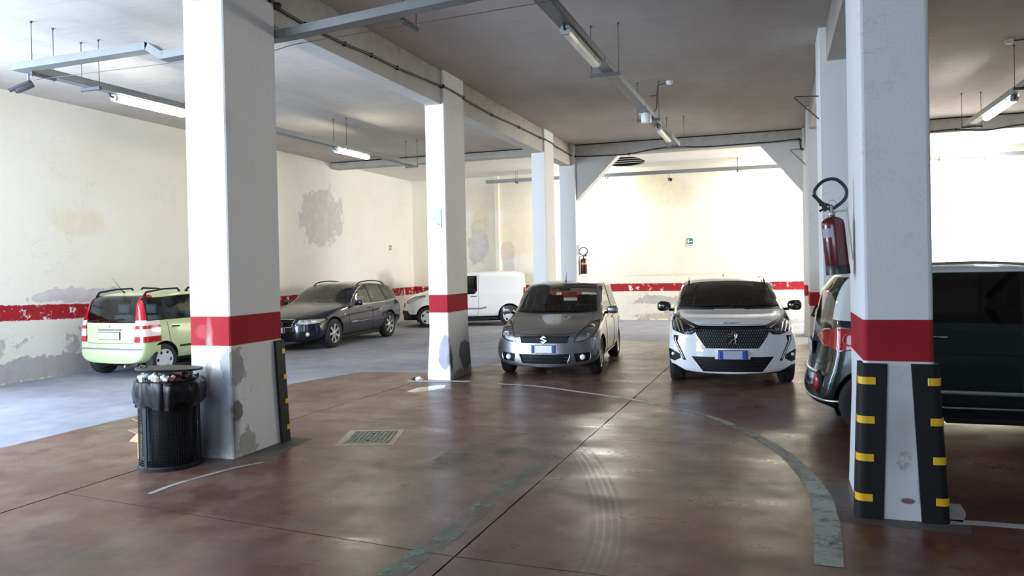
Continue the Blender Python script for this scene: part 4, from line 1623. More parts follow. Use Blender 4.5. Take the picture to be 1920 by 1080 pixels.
def reflector(x, z, r, view='f', deep=.05, m=None, name='bulb_reflector'):
    def ex(c, side, lo):
        p, nn = c.hit(side * x, z, view)
        d = DIR[view]
        b = bmesh.new()
        lathe(b, [(r, 0), (r * .92, .012), (r * .5, .034), (r * .2, .04), (0, .03)], 20, between(p + d * .012, p + d * 1.0))
        c.place(b, name, m or m_chrome, lo)
    return ex


# ---- small grey hatchback
P = dict(
    top=[(.02, .64), (.12, .70), (.32, .775), (.65, .86), (.98, .925), (1.12, .965), (1.35, 1.12), (1.6, 1.285), (1.85, 1.415), (2.1, 1.48), (2.55, 1.51), (3.0, 1.485), (3.28, 1.43), (3.45, 1.30), (3.58, 1.10), (3.66, .95)],
    belt=[(0, .54), (.3, .70), (.7, .80), (1.1, .875), (1.5, .92), (3.2, 1.0), (3.7, .88)],
    hw=[(0, .83), (.15, .85), (.4, .865), (.7, .87), (3.0, .87), (3.4, .83), (3.7, .75)],
    bot=[(0, .165), (.3, .15), (3.4, .17), (3.7, .28)],
    bow=[(0, .30), (.4, .24), (1.0, .12), (1.8, .09), (2.4, 0), (3.2, -.06), (3.7, -.14)],
    nose=[(.1, .05), (.25, .0), (.45, .0), (.62, .045), (.75, .09)],
    tail=[(.2, -.06), (.45, .03), (.7, .03), (.95, 0)])
m_silver = paint('metallic_grey', (.27, .27, .275), .85, .33)
c = Car('metallic grey hatchback parked nose out next to the white SUV', (-3.62, 13.49, 0), R(4.4), 3.70, P, m_silver, tumble=.17)
c.part('windscreen', [(-.70, .975), (.70, .975), (.585, 1.44), (-.585, 1.44)], 'f', m_glass, lim=.2, yr=(.8, 2.3))
c.part('rear_window', [(-.60, 1.06), (.60, 1.06), (.53, 1.39), (-.53, 1.39)], 'r', m_glass, lim=.25)
c.part('door_window', [(1.42, .975), (2.20, 1.0), (2.20, 1.40), (1.93, 1.385)], 's', m_glass, True, lim=.25)
c.part('rear_door_window', [(2.29, 1.0), (2.95, 1.04), (2.88, 1.385), (2.29, 1.405)], 's', m_glass, True, lim=.25)
c.part('pillar_trim', [(2.195, .99), (2.295, .99), (2.295, 1.41), (2.195, 1.41)], 's', m_trim, True, .002, lim=.2)
c.cabin(1.15, 3.15, .42, .92, .70, [(.34, 2.05, 1.24), (-.34, 2.05, 1.24), (.34, 2.95, 1.2), (-.34, 2.95, 1.2)], (1.2, 1.55, .93), wheel=(.34, 1.68, .96))
hb = bmesh.new()
B(hb, -.11, .11, 1.98, 2.0, 1.31, 1.37, .01)
c.place(hb, 'rear_view_mirror', m_hous)
c.lamp('headlight', [(.47, .555), (.62, .575), (.74, .63), (.795, .74), (.785, .855), (.70, .845), (.59, .755), (.51, .66)], 'f', .05, extras=[reflector(.655, .655, .075), reflector(.70, .775, .05, m=m_amber, name='indicator')], yr=(-1, 1.1))
g = c.part('grille', [(-.40, .655), (.40, .655), (.375, .545), (-.375, .545)], 'f', m_trim, off=-.012, yr=(-1, .5))[0]
b = bmesh.new()
m_mesh = plain('grille_mesh', (.03, .03, .032), .5)
for i in range(34):
    for j in range(5):
        x, z = -.375 + .0228 * i, .562 + .0205 * j
        if (i + j) % 2 or abs(x) < .07:
            continue
        p, nn = c.hit(x, z, 'f')
        B(b, x - .016, x + .016, p.y - .004, p.y + .006, z - .0045, z + .0045)
c.place(b, 'grille_mesh', m_mesh, g, False)['kind'] = 'stuff'
b = bmesh.new()
k = .062
S = [(0, 1.0), (-.95, .25), (.28, -.30), (-.05, -.52), (-.42, -.34), (-.78, -.52), (0, -1.0), (.95, -.25), (-.28, .30), (.05, .52), (.42, .34), (.78, .52)]
xz(b, [(x * k, z * k) for x, z in S][::-1], -.006, .006)
bmesh.ops.recalc_face_normals(b, faces=b.faces)
c.badge(.0, .60, 'f', b, m_chrome, .012, 'grille_emblem', g)['label'] = 'chrome angular S emblem'
g = c.part('lower_grille', [(-.41, .375), (.41, .375), (.355, .225), (-.355, .225)], 'f', m_trim, off=-.02, yr=(-1, .6))[0]
for z in (.27, .32):
    c.seam([(-.37, z), (.37, z)], 'f', 'grille_bar', False, .008, m_eblk, g)
for o in c.part('fog_lamp_recess', [(.475, .375), (.72, .395), (.70, .27), (.50, .245)], 'f', m_trim, True, -.02, yr=(-1, .9)):
    pass
for sd in (1, -1):
    p, nn = c.hit(sd * .60, .32, 'f')
    b = lathe(bmesh.new(), [(0, -.012), (.03, -.01), (.042, .0), (.046, .02)], 20, between(p - Vector((0, .012, 0)), p + Vector((0, 1, 0))))
    c.place(b, 'fog_lamp', m_bowl)
c.seam([(.715, .40), (.725, .33), (.70, .265)], 'f', 'chrome_strip', True, .010, m_alloy)
c.seam([(.42, .38), (.40, .30), (.365, .225)], 'f', 'chrome_strip', True, .007, m_alloy)
c.plate(-.0, .455, .375, .118)
c.wheels(.77, 3.16, .298, .185, m_alloy, 7, .825)
c.seam([(.0, .67), (.35, .675), (.5, .70)], 'f', 'bonnet_gap')
c.seam([(.55, .52), (.67, .62), (.665, 1.1)], 't', 'bonnet_gap') if False else None
c.seam([(.62, .60), (.66, .85), (.665, 1.12)], 't', 'bonnet_gap')
c.seam([(.80, .60), (.9, .585), (.48, .56)], 's', 'bumper_gap')
for y0, y1 in ((1.25, 2.24), (2.24, 3.0)):
    c.seam([(y0, .92), (y0 + .02, .5), (y0 + .08, .27), (y1 - .06, .27), (y1, .5), (y1, .99)], 's', 'door_gap')
c.handle(2.08, .84, m_silver)
c.handle(2.86, .87, m_silver)
c.seam([(1.1, .235), (2.85, .25)], 's', 'sill_trim', True, .014, m_alloy)
c.seam([(-.66, .985), (-.3, .962), (.3, .962), (.66, .985)], 'f', 'wiper_cowl', False, .016, m_trim, out=.0)
for x0, x1 in ((-.55, .02), (.05, .58)):
    c.seam([(x0, .985), (x1, .995)], 'f', 'wiper', False, .008, m_trim, out=.012)
for x in (-.22, .22):
    p, nn = c.hit(x, .90, 't')
    c.place(lathe(bmesh.new(), [(0, .014), (.012, .010), (.014, 0)], 10, Matrix.Translation(p)), 'washer_jet', m_trim)
c.mirrors(1.42, 1.0, .83, m_silver, .20, .135, .12)
p, nn = c.hit(.0, 2.15, 't')
b = tube(bmesh.new(), [p, p + Vector((0, .02, .03)), p + Vector((0, .09, .17))], [.016, .008, .002], 7)
c.place(b, 'roof_aerial', m_trim)
c.lamp('tail_light', [(.62, .72), (.78, .74), (.76, 1.0), (.66, 1.0)], 'r', .03, bowl=m_tail, yr=(3, 9))
c.panels([[(1.25, .92), (1.27, .5), (1.33, .27), (2.18, .27), (2.24, .5), (2.24, 1.44), (1.9, 1.43)], [(2.24, .99), (2.24, .5), (2.32, .27), (2.60, .27), (2.85, .60), (3.0, .75), (3.0, 1.42), (2.24, 1.44)]], [(-.62, .35), (.62, .35), (.665, 1.10), (-.665, 1.10)], (.555, .50))
c.finish()

# ---- white SUV with black roof
P = dict(
    top=[(.03, .80), (.12, .875), (.40, .955), (.80, 1.005), (1.12, 1.04), (1.28, 1.09), (1.5, 1.22), (1.8, 1.375), (2.1, 1.475), (2.5, 1.525), (3.1, 1.53), (3.6, 1.49), (3.85, 1.40), (4.03, 1.22), (4.18, 1.04), (4.26, .90)],
    belt=[(0, .66), (.15, .78), (.5, .865), (1.2, .965), (1.5, .985), (3.4, 1.06), (4.3, .86)],
    hw=[(0, .885), (.2, .90), (.5, .91), (.8, .91), (3.6, .905), (4.1, .87), (4.3, .79)],
    bot=[(0, .20), (.3, .18), (3.9, .2), (4.3, .32)],
    bow=[(0, .30), (.5, .24), (1.2, .14), (2.0, .10), (2.6, 0), (3.6, -.05), (4.3, -.14)],
    nose=[(.1, .07), (.25, .0), (.5, .0), (.7, .02), (.88, .06)],
    tail=[(.2, -.06), (.45, .03), (.7, .03), (.95, 0)])
m_white = paint('pearl_white', (.70, .71, .72), 0., .25)
c = Car('white SUV with black roof, dark grille and fang-shaped lights', (-.77, 13.30, 0), R(5.2), 4.30, P, m_white, tumble=.25)
c.part('windscreen', [(-.765, 1.075), (.765, 1.075), (.60, 1.475), (-.60, 1.475)], 'f', m_glass_dark, lim=.2, yr=(.9, 2.6))
c.part('rear_window', [(-.60, 1.12), (.60, 1.12), (.53, 1.42), (-.53, 1.42)], 'r', m_glass_dark, lim=.25)
c.part('door_window', [(1.55, 1.03), (2.42, 1.06), (2.42, 1.43), (2.05, 1.40)], 's', m_glass_dark, True, lim=.25)
c.part('rear_door_window', [(2.50, 1.06), (3.25, 1.09), (3.2, 1.42), (2.5, 1.44)], 's', m_glass_dark, True, lim=.25)
c.part('pillar_trim', [(1.25, 1.02), (3.7, 1.075), (3.3, 1.46), (2.1, 1.435), (1.6, 1.2)], 's', m_gloss, True, .001, lim=.25)
c.part('roof', [(-.95, 1.2), (.95, 1.2), (.95, 4.05), (-.95, 4.05)], 't', m_gloss, off=.001, lim=.0) if False else None
c.part('roof', [(-9, 1.20), (9, 1.20), (9, 1.70), (-9, 1.70)], 'f', m_gloss, lim=-2, yr=(1.2, 3.95))
c.part('screen_pillar', [(-.88, 1.04), (.88, 1.04), (.88, 1.5), (-.88, 1.5)], 'f', m_gloss, off=.001, lim=.2, yr=(1.12, 2.3))
c.cabin(1.3, 3.6, .5, 1.02, .74, [(.36, 2.25, 1.34), (-.36, 2.25, 1.34), (.36, 3.2, 1.28), (-.36, 3.2, 1.28)], (1.3, 1.75, 1.03), wheel=(.36, 1.86, 1.05))


def claw(x):
    def ex(cc, side, lo):
        b = bmesh.new()
        for t in range(2):
            pass
        pts = [cc.hit(side * (x + .012 * k), .775 + .028 * k, 'f')[0] + Vector((0, .012, 0)) for k in range(6)]
        tube(b, pts, .013, 6)
        cc.place(b, 'light_bar', m_hous if False else m_alloy, lo)
    return ex


c.lamp('headlight', [(.475, .80), (.56, .745), (.66, .745), (.82, .80), (.845, .90), (.80, .985), (.66, .90)], 'f', .05, m_bowl_dark, extras=[claw(.66), claw(.715), claw(.77), reflector(.565, .795, .038)], yr=(-1, 1.2))
c.part('lamp_brow', [(.46, .82), (.66, .905), (.79, .99), (.80, 1.005), (.64, .935), (.46, .865)], 'f', m_gloss, True, .002, yr=(-1, 1.2))
g = c.part('grille', [(-.50, .865), (.50, .865), (.52, .83), (.475, .72), (.36, .555), (-.36, .555), (-.475, .72), (-.52, .83)], 'f', m_trim, off=-.012, yr=(-1, .6))[0]
b = bmesh.new()
for j in range(7):
    for i in range(-15, 16):
        x = .0325 * i + (.01625 if j % 2 else 0)
        z = .58 + .037 * j
        lim = lerp_poly([(.55, .35), (.72, .46), (.83, .50)], z)
        if abs(x) > lim or (abs(x) < .075 and .62 < z < .80):
            continue
        p, nn = c.hit(x, z, 'f')
        B(b, x - .004, x + .004, p.y - .002, p.y + .008, z - .013, z + .013)
c.place(b, 'grille_dash', plain('grille_dash', (.16, .16, .165), .35, .6), g, False)['kind'] = 'stuff'
# rearing animal emblem built from simple limbs
b = bmesh.new()
for limb in ([(-.066, .035), (-.03, .05), (.0, .052)], [(-.06, .012), (-.02, .022), (.005, .03)], [(.0, .052), (.03, .045), (.04, .01), (.03, -.015), (.0, -.02), (-.02, -.05), (-.045, -.075)], [(.03, -.01), (.045, -.04), (.03, -.065), (.05, -.08)], [(.035, .04), (.055, .06), (.06, .03), (.05, .0)], [(-.02, .05), (.01, .07), (.04, .065), (.05, .05)]):
    tube(b, [(x * 1.1, 0, z * 1.1) for x, z in limb], .0095, 6)
c.badge(.0, .70, 'f', b, m_chrome, .012, 'grille_emblem', g)['label'] = 'chrome rearing animal emblem'
b = text_bm(bmesh.new(), 'PEUGEOT', .036, .003, Matrix.Scale(1.45, 4, (1, 0, 0)) @ Matrix.Rotation(PI / 2, 4, 'X'))
p, nn = c.hit(0, .895, 'f')
bmesh.ops.transform(b, matrix=Matrix.Translation(p + nn * .003) @ Matrix.Rotation(R(-45), 4, 'X'), verts=b.verts)
c.place(b, 'bonnet_lettering', m_brass, None, False)
g = c.part('lower_grille', [(-.56, .435), (-.24, .435), (-.24, .405), (.24, .405), (.24, .435), (.56, .435), (.40, .225), (-.40, .225)], 'f', m_trim, off=-.02, yr=(-1, .7))[0]
for z in (.27, .32, .37):
    c.seam([(-.44, z), (.44, z)], 'f', 'grille_bar', False, .007, m_eblk, g)
c.part('fog_corner', [(.71, .40), (.72, .46), (.86, .53), (.93, .53), (.93, .40), (.80, .355)], 'f', m_trim, True, -.01, lim=-.2, yr=(-1, .75))
for sd in (1, -1):
    p, nn = c.hit(sd * .82, .455, 'f')
    c.place(lathe(bmesh.new(), [(0, 0), (.022, .002), (.026, .015)], 14, between(p - Vector((0, .01, 0)), p + Vector((0, 1, 0)))), 'fog_lamp', m_bowl)
for o in c.part('running_light_fang', [(.735, .725), (.81, .725), (.81, .66), (.675, .375), (.635, .375), (.755, .64)], 'f', m_trim, True, -.006, yr=(-1, .8)):
    pass
c.seam([(.785, .71), (.785, .65), (.665, .40)], 'f', 'running_light', True, .011, m_alloy)
c.part('front_lip', [(-.95, .0), (.95, .0), (.95, .33), (.80, .31), (.64, .225), (.42, .20), (-.42, .20), (-.64, .225), (-.80, .31), (-.95, .33)], 'f', m_trim, off=.002, lim=-.3, yr=(-1, .62))
c.plate(.0, .465, .375, .118, m=plain('grey_plate', (.38, .43, .50), .45), bw=.052)
c.wheels(.87, 3.475, .335, .21, m_alloy, 5, .88)
c.seam([(.0, .875), (.35, .88), (.46, .87)], 'f', 'bonnet_gap')
c.seam([(.70, .45), (.745, .9), (.75, 1.15)], 't', 'bonnet_gap')
for y0, y1 in ((1.40, 2.46), (2.46, 3.3)):
    c.seam([(y0, .97), (y0 + .02, .5), (y0 + .08, .33), (y1 - .06, .33), (y1, .5), (y1, 1.05)], 's', 'door_gap')
c.handle(2.28, .90, m_white)
c.handle(3.12, .92, m_white)
c.seam([(1.0, .27), (3.2, .27)], 's', 'sill_trim', True, .03, m_trim)
c.seam([(-.74, 1.085), (-.3, 1.06), (.3, 1.06), (.74, 1.085)], 'f', 'wiper_cowl', False, .016, m_trim)
for x0, x1 in ((-.6, .05), (.06, .66)):
    c.seam([(x0, 1.085), (x1, 1.10)], 'f', 'wiper', False, .008, m_trim, out=.012)
c.mirrors(1.50, 1.085, .885, m_gloss, .215, .16, .13)
for sd in (1, -1):
    pts = [c.hit(sd * .60, y, 't')[0] + Vector((0, 0, h)) for y, h in ((2.12, .0), (2.2, .035), (2.6, .04), (3.4, .04), (3.6, .0))]
    c.place(tube(bmesh.new(), smooth_pts(pts, 4), .016, 7), 'roof_rail', m_gloss)
p, nn = c.hit(.0, 3.5, 't')
c.place(tube(bmesh.new(), [p, p + Vector((0, .1, .06)), p + Vector((0, .16, .07))], [.03, .015, .004], 7), 'roof_aerial', m_gloss)
c.lamp('tail_light', [(.55, .86), (.82, .88), (.82, 1.0), (.55, 1.0)], 'r', .03, bowl=m_tail, yr=(3, 9))
c.panels([[(1.40, .97), (1.42, .5), (1.48, .33), (2.40, .33), (2.46, .5), (2.46, 1.06)], [(2.46, 1.06), (2.46, .5), (2.54, .33), (2.80, .33), (3.1, .65), (3.3, .85), (3.3, 1.08)]], [(-.70, .47), (.70, .47), (.75, 1.14), (-.75, 1.14)], (.555, .6))
c.finish()

# ---- dark green high-roofed car with white roof, tail towards the camera side
P = dict(
    top=[(.03, .80), (.12, .90), (.45, 1.0), (.80, 1.06), (1.0, 1.14), (1.3, 1.36), (1.6, 1.54), (1.95, 1.63), (2.6, 1.665), (3.3, 1.655), (3.75, 1.61), (3.92, 1.53), (4.0, 1.40)],
    belt=[(0, .66), (.15, .80), (.6, .92), (1.2, 1.0), (3.4, 1.06), (4.1, 1.04)],
    hw=[(0, .80), (.2, .86), (.5, .89), (.8, .895), (3.5, .895), (3.85, .86), (4.0, .82)],
    bot=[(0, .16), (.3, .15), (3.8, .16), (4.0, .25)],
    bow=[(0, .28), (.5, .22), (1.2, .13), (2.0, .08), (2.6, 0), (3.5, -.06), (4.0, -.20)],
    nose=[(.1, .05), (.25, .0), (.5, .0), (.7, .03), (.9, .08)],
    tail=[(.24, .02), (.34, .13), (.54, .135), (.60, .10), (.68, .02), (.95, .0), (1.05, -.02), (1.3, -.08), (1.5, -.14)])
m_dgreen = paint('dark_green', (.006, .020, .018), .3, .22)
m_roofw = paint('white_roof', (.72, .74, .75), 0., .3)
c = Car('dark green high-roofed car with white roof beside the near column', (2.38, 9.20, 0), R(90), 4.15, P, m_dgreen, tumble=.16, crease=.75, scale=1.04)
c.part('windscreen', [(-.74, 1.10), (.74, 1.10), (.62, 1.56), (-.62, 1.56)], 'f', m_glass_black, lim=.2, yr=(.7, 2.3))
c.part('rear_window', [(-.66, 1.10), (.66, 1.10), (.60, 1.52), (-.60, 1.52)], 'r', m_glass_black, lim=.2)
c.part('door_window', [(1.25, 1.07), (2.22, 1.085), (2.22, 1.53), (1.75, 1.50)], 's', m_glass_black, True, lim=.2)
c.part('rear_door_window', [(2.27, 1.085), (3.10, 1.10), (3.12, 1.53), (2.27, 1.545)], 's', m_glass_black, True, lim=.2)
c.part('quarter_window', [(3.16, 1.10), (3.62, 1.13), (3.60, 1.44), (3.50, 1.49), (3.17, 1.525)], 's', m_glass_black, True, lim=.2)
c.part('pillar_trim', [(1.0, 1.065), (3.68, 1.10), (3.64, 1.46), (3.52, 1.51), (2.5, 1.55), (1.7, 1.51)], 's', m_gloss, True, .001, lim=.2)
c.part('roof', [(-9, 1.555), (9, 1.555), (9, 1.9), (-9, 1.9)], 'f', m_roofw, lim=-2, yr=(1.2, 4.2))
c.part('tailgate_pillar', [(3.60, 1.10), (3.66, 1.10), (3.95, 1.12), (4.3, 1.12), (4.3, 1.6), (3.50, 1.6), (3.62, 1.46)], 'a', m_roofw, lim=-2)
c.cabin(1.1, 3.55, .5, 1.05, .70, [(.37, 2.15, 1.38), (-.37, 2.15, 1.38), (.37, 3.05, 1.32), (-.37, 3.05, 1.32)], (1.15, 1.6, 1.06), wheel=(.37, 1.72, 1.07))
for sd in (1, -1):
    pl = [(3.52, .95), (3.62, 1.02), (3.78, 1.035), (3.90, 1.0), (3.95, .93), (3.91, .86), (3.78, .815), (3.64, .85)]
    nb = c.cut(pl, 's', sd, -.35)
    for v in nb.verts:
        v.co += v.normal * .012
    o = c.place(nb, 'tail_light', m_tail)
    b = bmesh.new()
    pts = []
    for q in pl + pl[:1]:
        p, nn = c.hit(q[0], q[1], 's', sd)
        pts.append(p + nn * .004)
    tube(b, pts, .013, 6)
    c.place(b, 'lamp_surround', m_alloy, o)
    p, nn = c.hit(3.70, .925, 's', sd)
    b = bmesh.new()
    tube(b, [p + nn * .014 + Vector((0, .055 * math.cos(a), .055 * math.sin(a))) for a in [2 * PI * k / 20 for k in range(20)]], .009, 6, closed=True)
    c.place(b, 'lamp_ring', NT('lamp_ring').set(color=(.8, .10, .08), rough=.2).m, o)
    # reflector pod in the bumper
    p, nn = c.hit(sd * .62, .47, 'r')
    b = bmesh.new()
    bmesh.ops.create_uvsphere(b, u_segments=18, v_segments=12, radius=1)
    for v in b.verts:
        v.co = Vector((v.co.x * .07, v.co.y * .03, v.co.z * .12))
    bmesh.ops.transform(b, matrix=Matrix.Translation(p + Vector((0, .0, .02))) @ Matrix.Rotation(R(-25 * sd), 4, 'Z'), verts=b.verts)
    o = c.place(b, 'reflector_pod', m_trim)
    b = bmesh.new()
    bmesh.ops.create_uvsphere(b, u_segments=18, v_segments=12, radius=1)
    for v in b.verts:
        v.co = Vector((v.co.x * .045, v.co.y * .03, v.co.z * .085))
    bmesh.ops.transform(b, matrix=Matrix.Translation(p + Vector((0, .016, .02))) @ Matrix.Rotation(R(-25 * sd), 4, 'Z'), verts=b.verts)
    c.place(b, 'rear_reflector', m_tail, o)
c.part('bumper_skirt', [(-.95, .0), (.95, .0), (.95, .30), (-.95, .30)], 'r', m_trim, off=.003, lim=-.2, yr=(3.75, 9))
c.seam([(-.80, .325), (-.4, .31), (.4, .31), (.80, .325)], 'r', 'chrome_strip', False, .014, m_alloy)
b = bmesh.new()
pl = [c.hit(x, .575, 'r')[0] + Vector((0, .004, 0)) for x in (-.7, -.45, -.2, 0, .2, .45, .7)]
tube(b, pl, .02, 6)
c.place(b, 'bumper_step', m_alloy)
c.plate(0, .80, .52, .11, 'r')
c.seam([(-.62, .66), (-.66, 1.05)], 'r', 'tailgate_gap')
c.seam([(-.62, .66), (.62, .66)], 'r', 'tailgate_gap', False)
b = bmesh.new()
p, nn = c.hit(0, 1.10, 'r')
tube(b, [p + nn * .01, p + nn * .04] + [c.hit(x, z, 'r')[0] + Vector((0, .03, 0)) for x, z in ((.05, 1.13), (.2, 1.16), (.35, 1.19))], .012, 6)
c.place(b, 'rear_wiper', m_trim)
c.wheels(.88, 3.49, .315, .2, m_alloy, 5, .87)
c.part('rear_door', [(2.30, .36), (2.28, 1.06), (3.28, 1.08), (3.26, .80), (3.14, .56), (3.06, .42), (2.98, .36)], 's', m_dgreen, True, .002)
c.part('front_door', [(1.22, .36), (1.18, 1.04), (2.26, 1.06), (2.28, .36)], 's', m_dgreen, True, .002)
c.seam([(2.27, 1.06), (2.29, .36), (2.98, .35), (3.06, .42), (3.14, .56), (3.26, .80), (3.30, 1.08)], 's', 'door_gap')
c.seam([(1.18, 1.04), (1.22, .36), (2.28, .35)], 's', 'door_gap')
c.seam([(1.25, .445), (2.96, .46)], 's', 'door_moulding', True, .026, m_alloy, None, -.008)
c.seam([(1.2, .31), (2.9, .315), (2.98, .33), (3.05, .39), (3.1, .47)], 's', 'sill_strip', True, .011, m_alloy)
c.handle(2.98, .965, m_chrome, True, .20)
c.handle(2.05, .955, m_chrome, True, .20)
c.mirrors(1.45, 1.09, .88, m_roofw)
for sd in (1, -1):
    pts = [c.hit(sd * .64, y, 't')[0] + Vector((0, 0, h)) for y, h in ((1.9, .0), (2.0, .03), (2.6, .035), (3.4, .03), (3.55, .0))]
    c.place(tube(bmesh.new(), smooth_pts(pts, 4), .014, 7), 'roof_rail', m_alloy)
c.lamp('headlight', [(.50, .72), (.72, .74), (.78, .86), (.66, .92), (.52, .84)], 'f', .05, yr=(-1, 1.1))
c.part('grille', [(-.5, .45), (.5, .45), (.45, .30), (-.45, .30)], 'f', m_trim, off=-.01, yr=(-1, .6))
c.finish()

# ---- pale green small tall hatchback seen from behind
P = dict(
    top=[(.03, .76), (.10, .86), (.45, .95), (.72, 1.0), (.92, 1.12), (1.2, 1.33), (1.45, 1.45), (1.85, 1.515), (2.5, 1.53), (3.0, 1.50), (3.30, 1.455), (3.42, 1.37)],
    belt=[(0, .62), (.1, .76), (.8, .90), (3.3, .96), (3.5, .95)],
    hw=[(0, .74), (.2, .78), (.5, .795), (3.1, .80), (3.3, .795), (3.42, .775)],
    bot=[(0, .2), (.3, .19), (3.2, .21), (3.42, .25)],
    bow=[(0, .25), (.5, .2), (1.2, .1), (2.0, .05), (2.6, 0), (3.2, -.02), (3.42, -.05)],
    nose=[(.1, .05), (.25, .0), (.5, .0), (.7, .03), (.9, .08)],
    tail=[(.22, -.02), (.30, .055), (.50, .07), (.56, .02), (.95, .01), (1.05, -.02), (1.35, -.08)])
m_pale = paint('pale_green', (.50, .59, .32), 0., .3)
c = Car('pale green small car seen from behind against the plaster side wall', (-10.76, 12.03, 0), R(176), 3.50, P, m_pale, tumble=.13, crease=.75, scale=.985)
c.part('windscreen', [(-.66, 1.03), (.66, 1.03), (.57, 1.42), (-.57, 1.42)], 'f', m_glass, lim=.2, yr=(.6, 2.0))
c.part('door_window', [(1.15, 1.0), (2.02, 1.0), (2.02, 1.40), (1.85, 1.425), (1.6, 1.39)], 's', m_glass, True, lim=.2)
c.part('rear_door_window', [(2.10, 1.0), (2.84, 1.0), (2.84, 1.36), (2.60, 1.40), (2.12, 1.42)], 's', m_glass, True, lim=.2)
c.part('quarter_window', [(2.91, 1.0), (3.27, 1.0), (3.24, 1.36), (2.91, 1.37)], 's', m_glass, True, lim=.2)
c.part('pillar_trim', [(2.0, .985), (3.30, .985), (3.27, 1.385), (2.9, 1.39), (2.0, 1.43)], 's', m_trim, True, .001, lim=.2)
for sd in (1, -1):
    def mir(pl):
        return pl if sd > 0 else [(-a, b) for a, b in pl][::-1]
    nb = c.cut(mir([(.585, .62), (.85, .62), (.85, .96), (.82, 1.42), (.60, 1.45), (.545, 1.42), (.59, 1.0)]), 'r', sd, -.3, (3.08, 9))
    for v in nb.verts:
        v.co += v.normal * .012
    lo = None
    for nm, z0, z1, mt in (('tail_light', 1.00, 2, m_tail), ('tail_light', .91, 1.0, m_tail_w), ('tail_light', .85, .91, m_tail), ('tail_light', .72, .85, m_tail_w), ('tail_light', 0, .72, m_tail)):
        sub = c.cut([(-2, z0), (2, z0), (2, z1), (-2, z1)], 'r', sd, -3, (-9, 99), nb)
        if sub.faces:
            o = c.place(sub, 'tail_light' if lo is None else 'lamp_segment', mt, lo)
            lo = lo or o
        else:
            sub.free()
    nb.free()
c.part('rear_window', [(-.545, .985), (.545, .985), (.55, 1.10), (.50, 1.395), (-.50, 1.395), (-.55, 1.10)], 'r', m_glass, lim=.25, yr=(2.9, 9))
c.part('window_surround', [(-.58, .955), (.58, .955), (.585, 1.10), (.54, 1.425), (-.54, 1.425), (-.585, 1.10)], 'r', m_gloss, off=.002, lim=.2, yr=(2.9, 9))
c.cabin(.95, 3.22, .45, .93, .66, [(.34, 1.75, 1.36), (-.34, 1.75, 1.36), (.34, 2.75, 1.26), (-.34, 2.75, 1.26)], (.95, 1.3, 1.0), m_seat_g, (.34, 1.45, 1.0))
b = bmesh.new()
B(b, -.10, .06, 3.12, 3.22, .935, .965, .006)
c.place(b, 'parcel_on_shelf', m_litter)['label'] = 'pink and white item on the rear shelf'
b = bmesh.new()
B(b, -.66, .66, 2.9, 3.26, .915, .935)
c.place(b, 'parcel_shelf', m_seat_g)
c.part('bumper', [(-.9, .1), (.9, .1), (.9, .555), (-.9, .555)], 'r', m_pale, off=.004, lim=-.3, yr=(3.02, 9))
m_greyp = plain('grey_blue_plastic', (.20, .22, .26), .5)
c.seam([(-.74, .505), (-.4, .505), (.4, .505), (.74, .505)], 'r', 'bumper_strip', False, .022, m_greyp, None, -.006)
c.seam([(-.27, .835), (.27, .835)], 'r', 'tailgate_handle', False, .02, m_greyp)
p, nn = c.hit(0, .90, 'r')
b = bmesh.new()
B(b, -.012, .012, p.y, p.y + .008, .87, .93, .003)
c.place(b, 'badge', m_greyp)
c.plate(0, .73, .50, .12, 'r', plain('pale_plate', (.62, .72, .66), .5), bands=False)['label'] = 'pale greenish number plate'
c.seam([(-.50, .60), (-.56, .62), (-.60, .8), (-.62, .96)], 'r', 'tailgate_gap')
c.seam([(-.5, .60), (.5, .60)], 'r', 'tailgate_gap', False)
b = bmesh.new()
p, nn = c.hit(0, .985, 'r')
tube(b, [p, p + nn * .03, p + Vector((-.12, .03, .02)), p + Vector((-.34, .02, .04))], .011, 6)
c.place(b, 'rear_wiper', m_trim)
c.wheels(.66, 2.96, .285, .165, m_hubcap, 6, .775, 'cover')
c.seam([(2.06, .95), (2.08, .4), (2.14, .30), (2.62, .30), (2.68, .42), (2.84, .62), (2.88, .95)], 's', 'door_gap')
c.seam([(1.02, .92), (1.08, .4), (1.14, .30), (2.08, .30)], 's', 'door_gap')
c.seam([(1.15, .50), (2.62, .50)], 's', 'door_moulding', True, .024, m_trim, None, -.008)
c.seam([(3.02, .70), (3.02, .86), (3.18, .86), (3.18, .70), (3.02, .70)], 's', 'fuel_flap', False, .003)
c.handle(2.70, .86, m_trim)
c.handle(1.88, .85, m_trim)
for sd in (1, -1):
    for y0, y1 in ((1.45, 2.25), (2.40, 3.20)):
        pts = [c.hit(sd * .57, y, 't')[0] + Vector((0, 0, h)) for y, h in ((y0, .0), (y0 + .05, .06), ((y0 + y1) / 2, .065), (y1 - .05, .065), (y1, -.01))]
        c.place(tube(bmesh.new(), pts, [.022, .016, .016, .018, .03], 7), 'roof_rail', m_trim)
p, nn = c.hit(.0, 3.1, 't')
c.place(tube(bmesh.new(), [p, p + Vector((.0, .06, .05)), p + Vector((.03, .22, .26))], [.016, .006, .002], 6), 'roof_aerial', m_trim)
b = bmesh.new()
tube(b, [(-.36, 3.2, .22), (-.36, 3.44, .21)], .028, 10)
c.place(b, 'exhaust_pipe', m_alloy)
c.mirrors(1.2, 1.02, .78, m_trim)
c.lamp('headlight', [(.42, .70), (.66, .72), (.70, .86), (.58, .90), (.44, .84)], 'f', .05, yr=(-1, 1.1))
c.part('grille', [(-.42, .42), (.42, .42), (.38, .30), (-.38, .30)], 'f', m_trim, off=-.01, yr=(-1, .6))
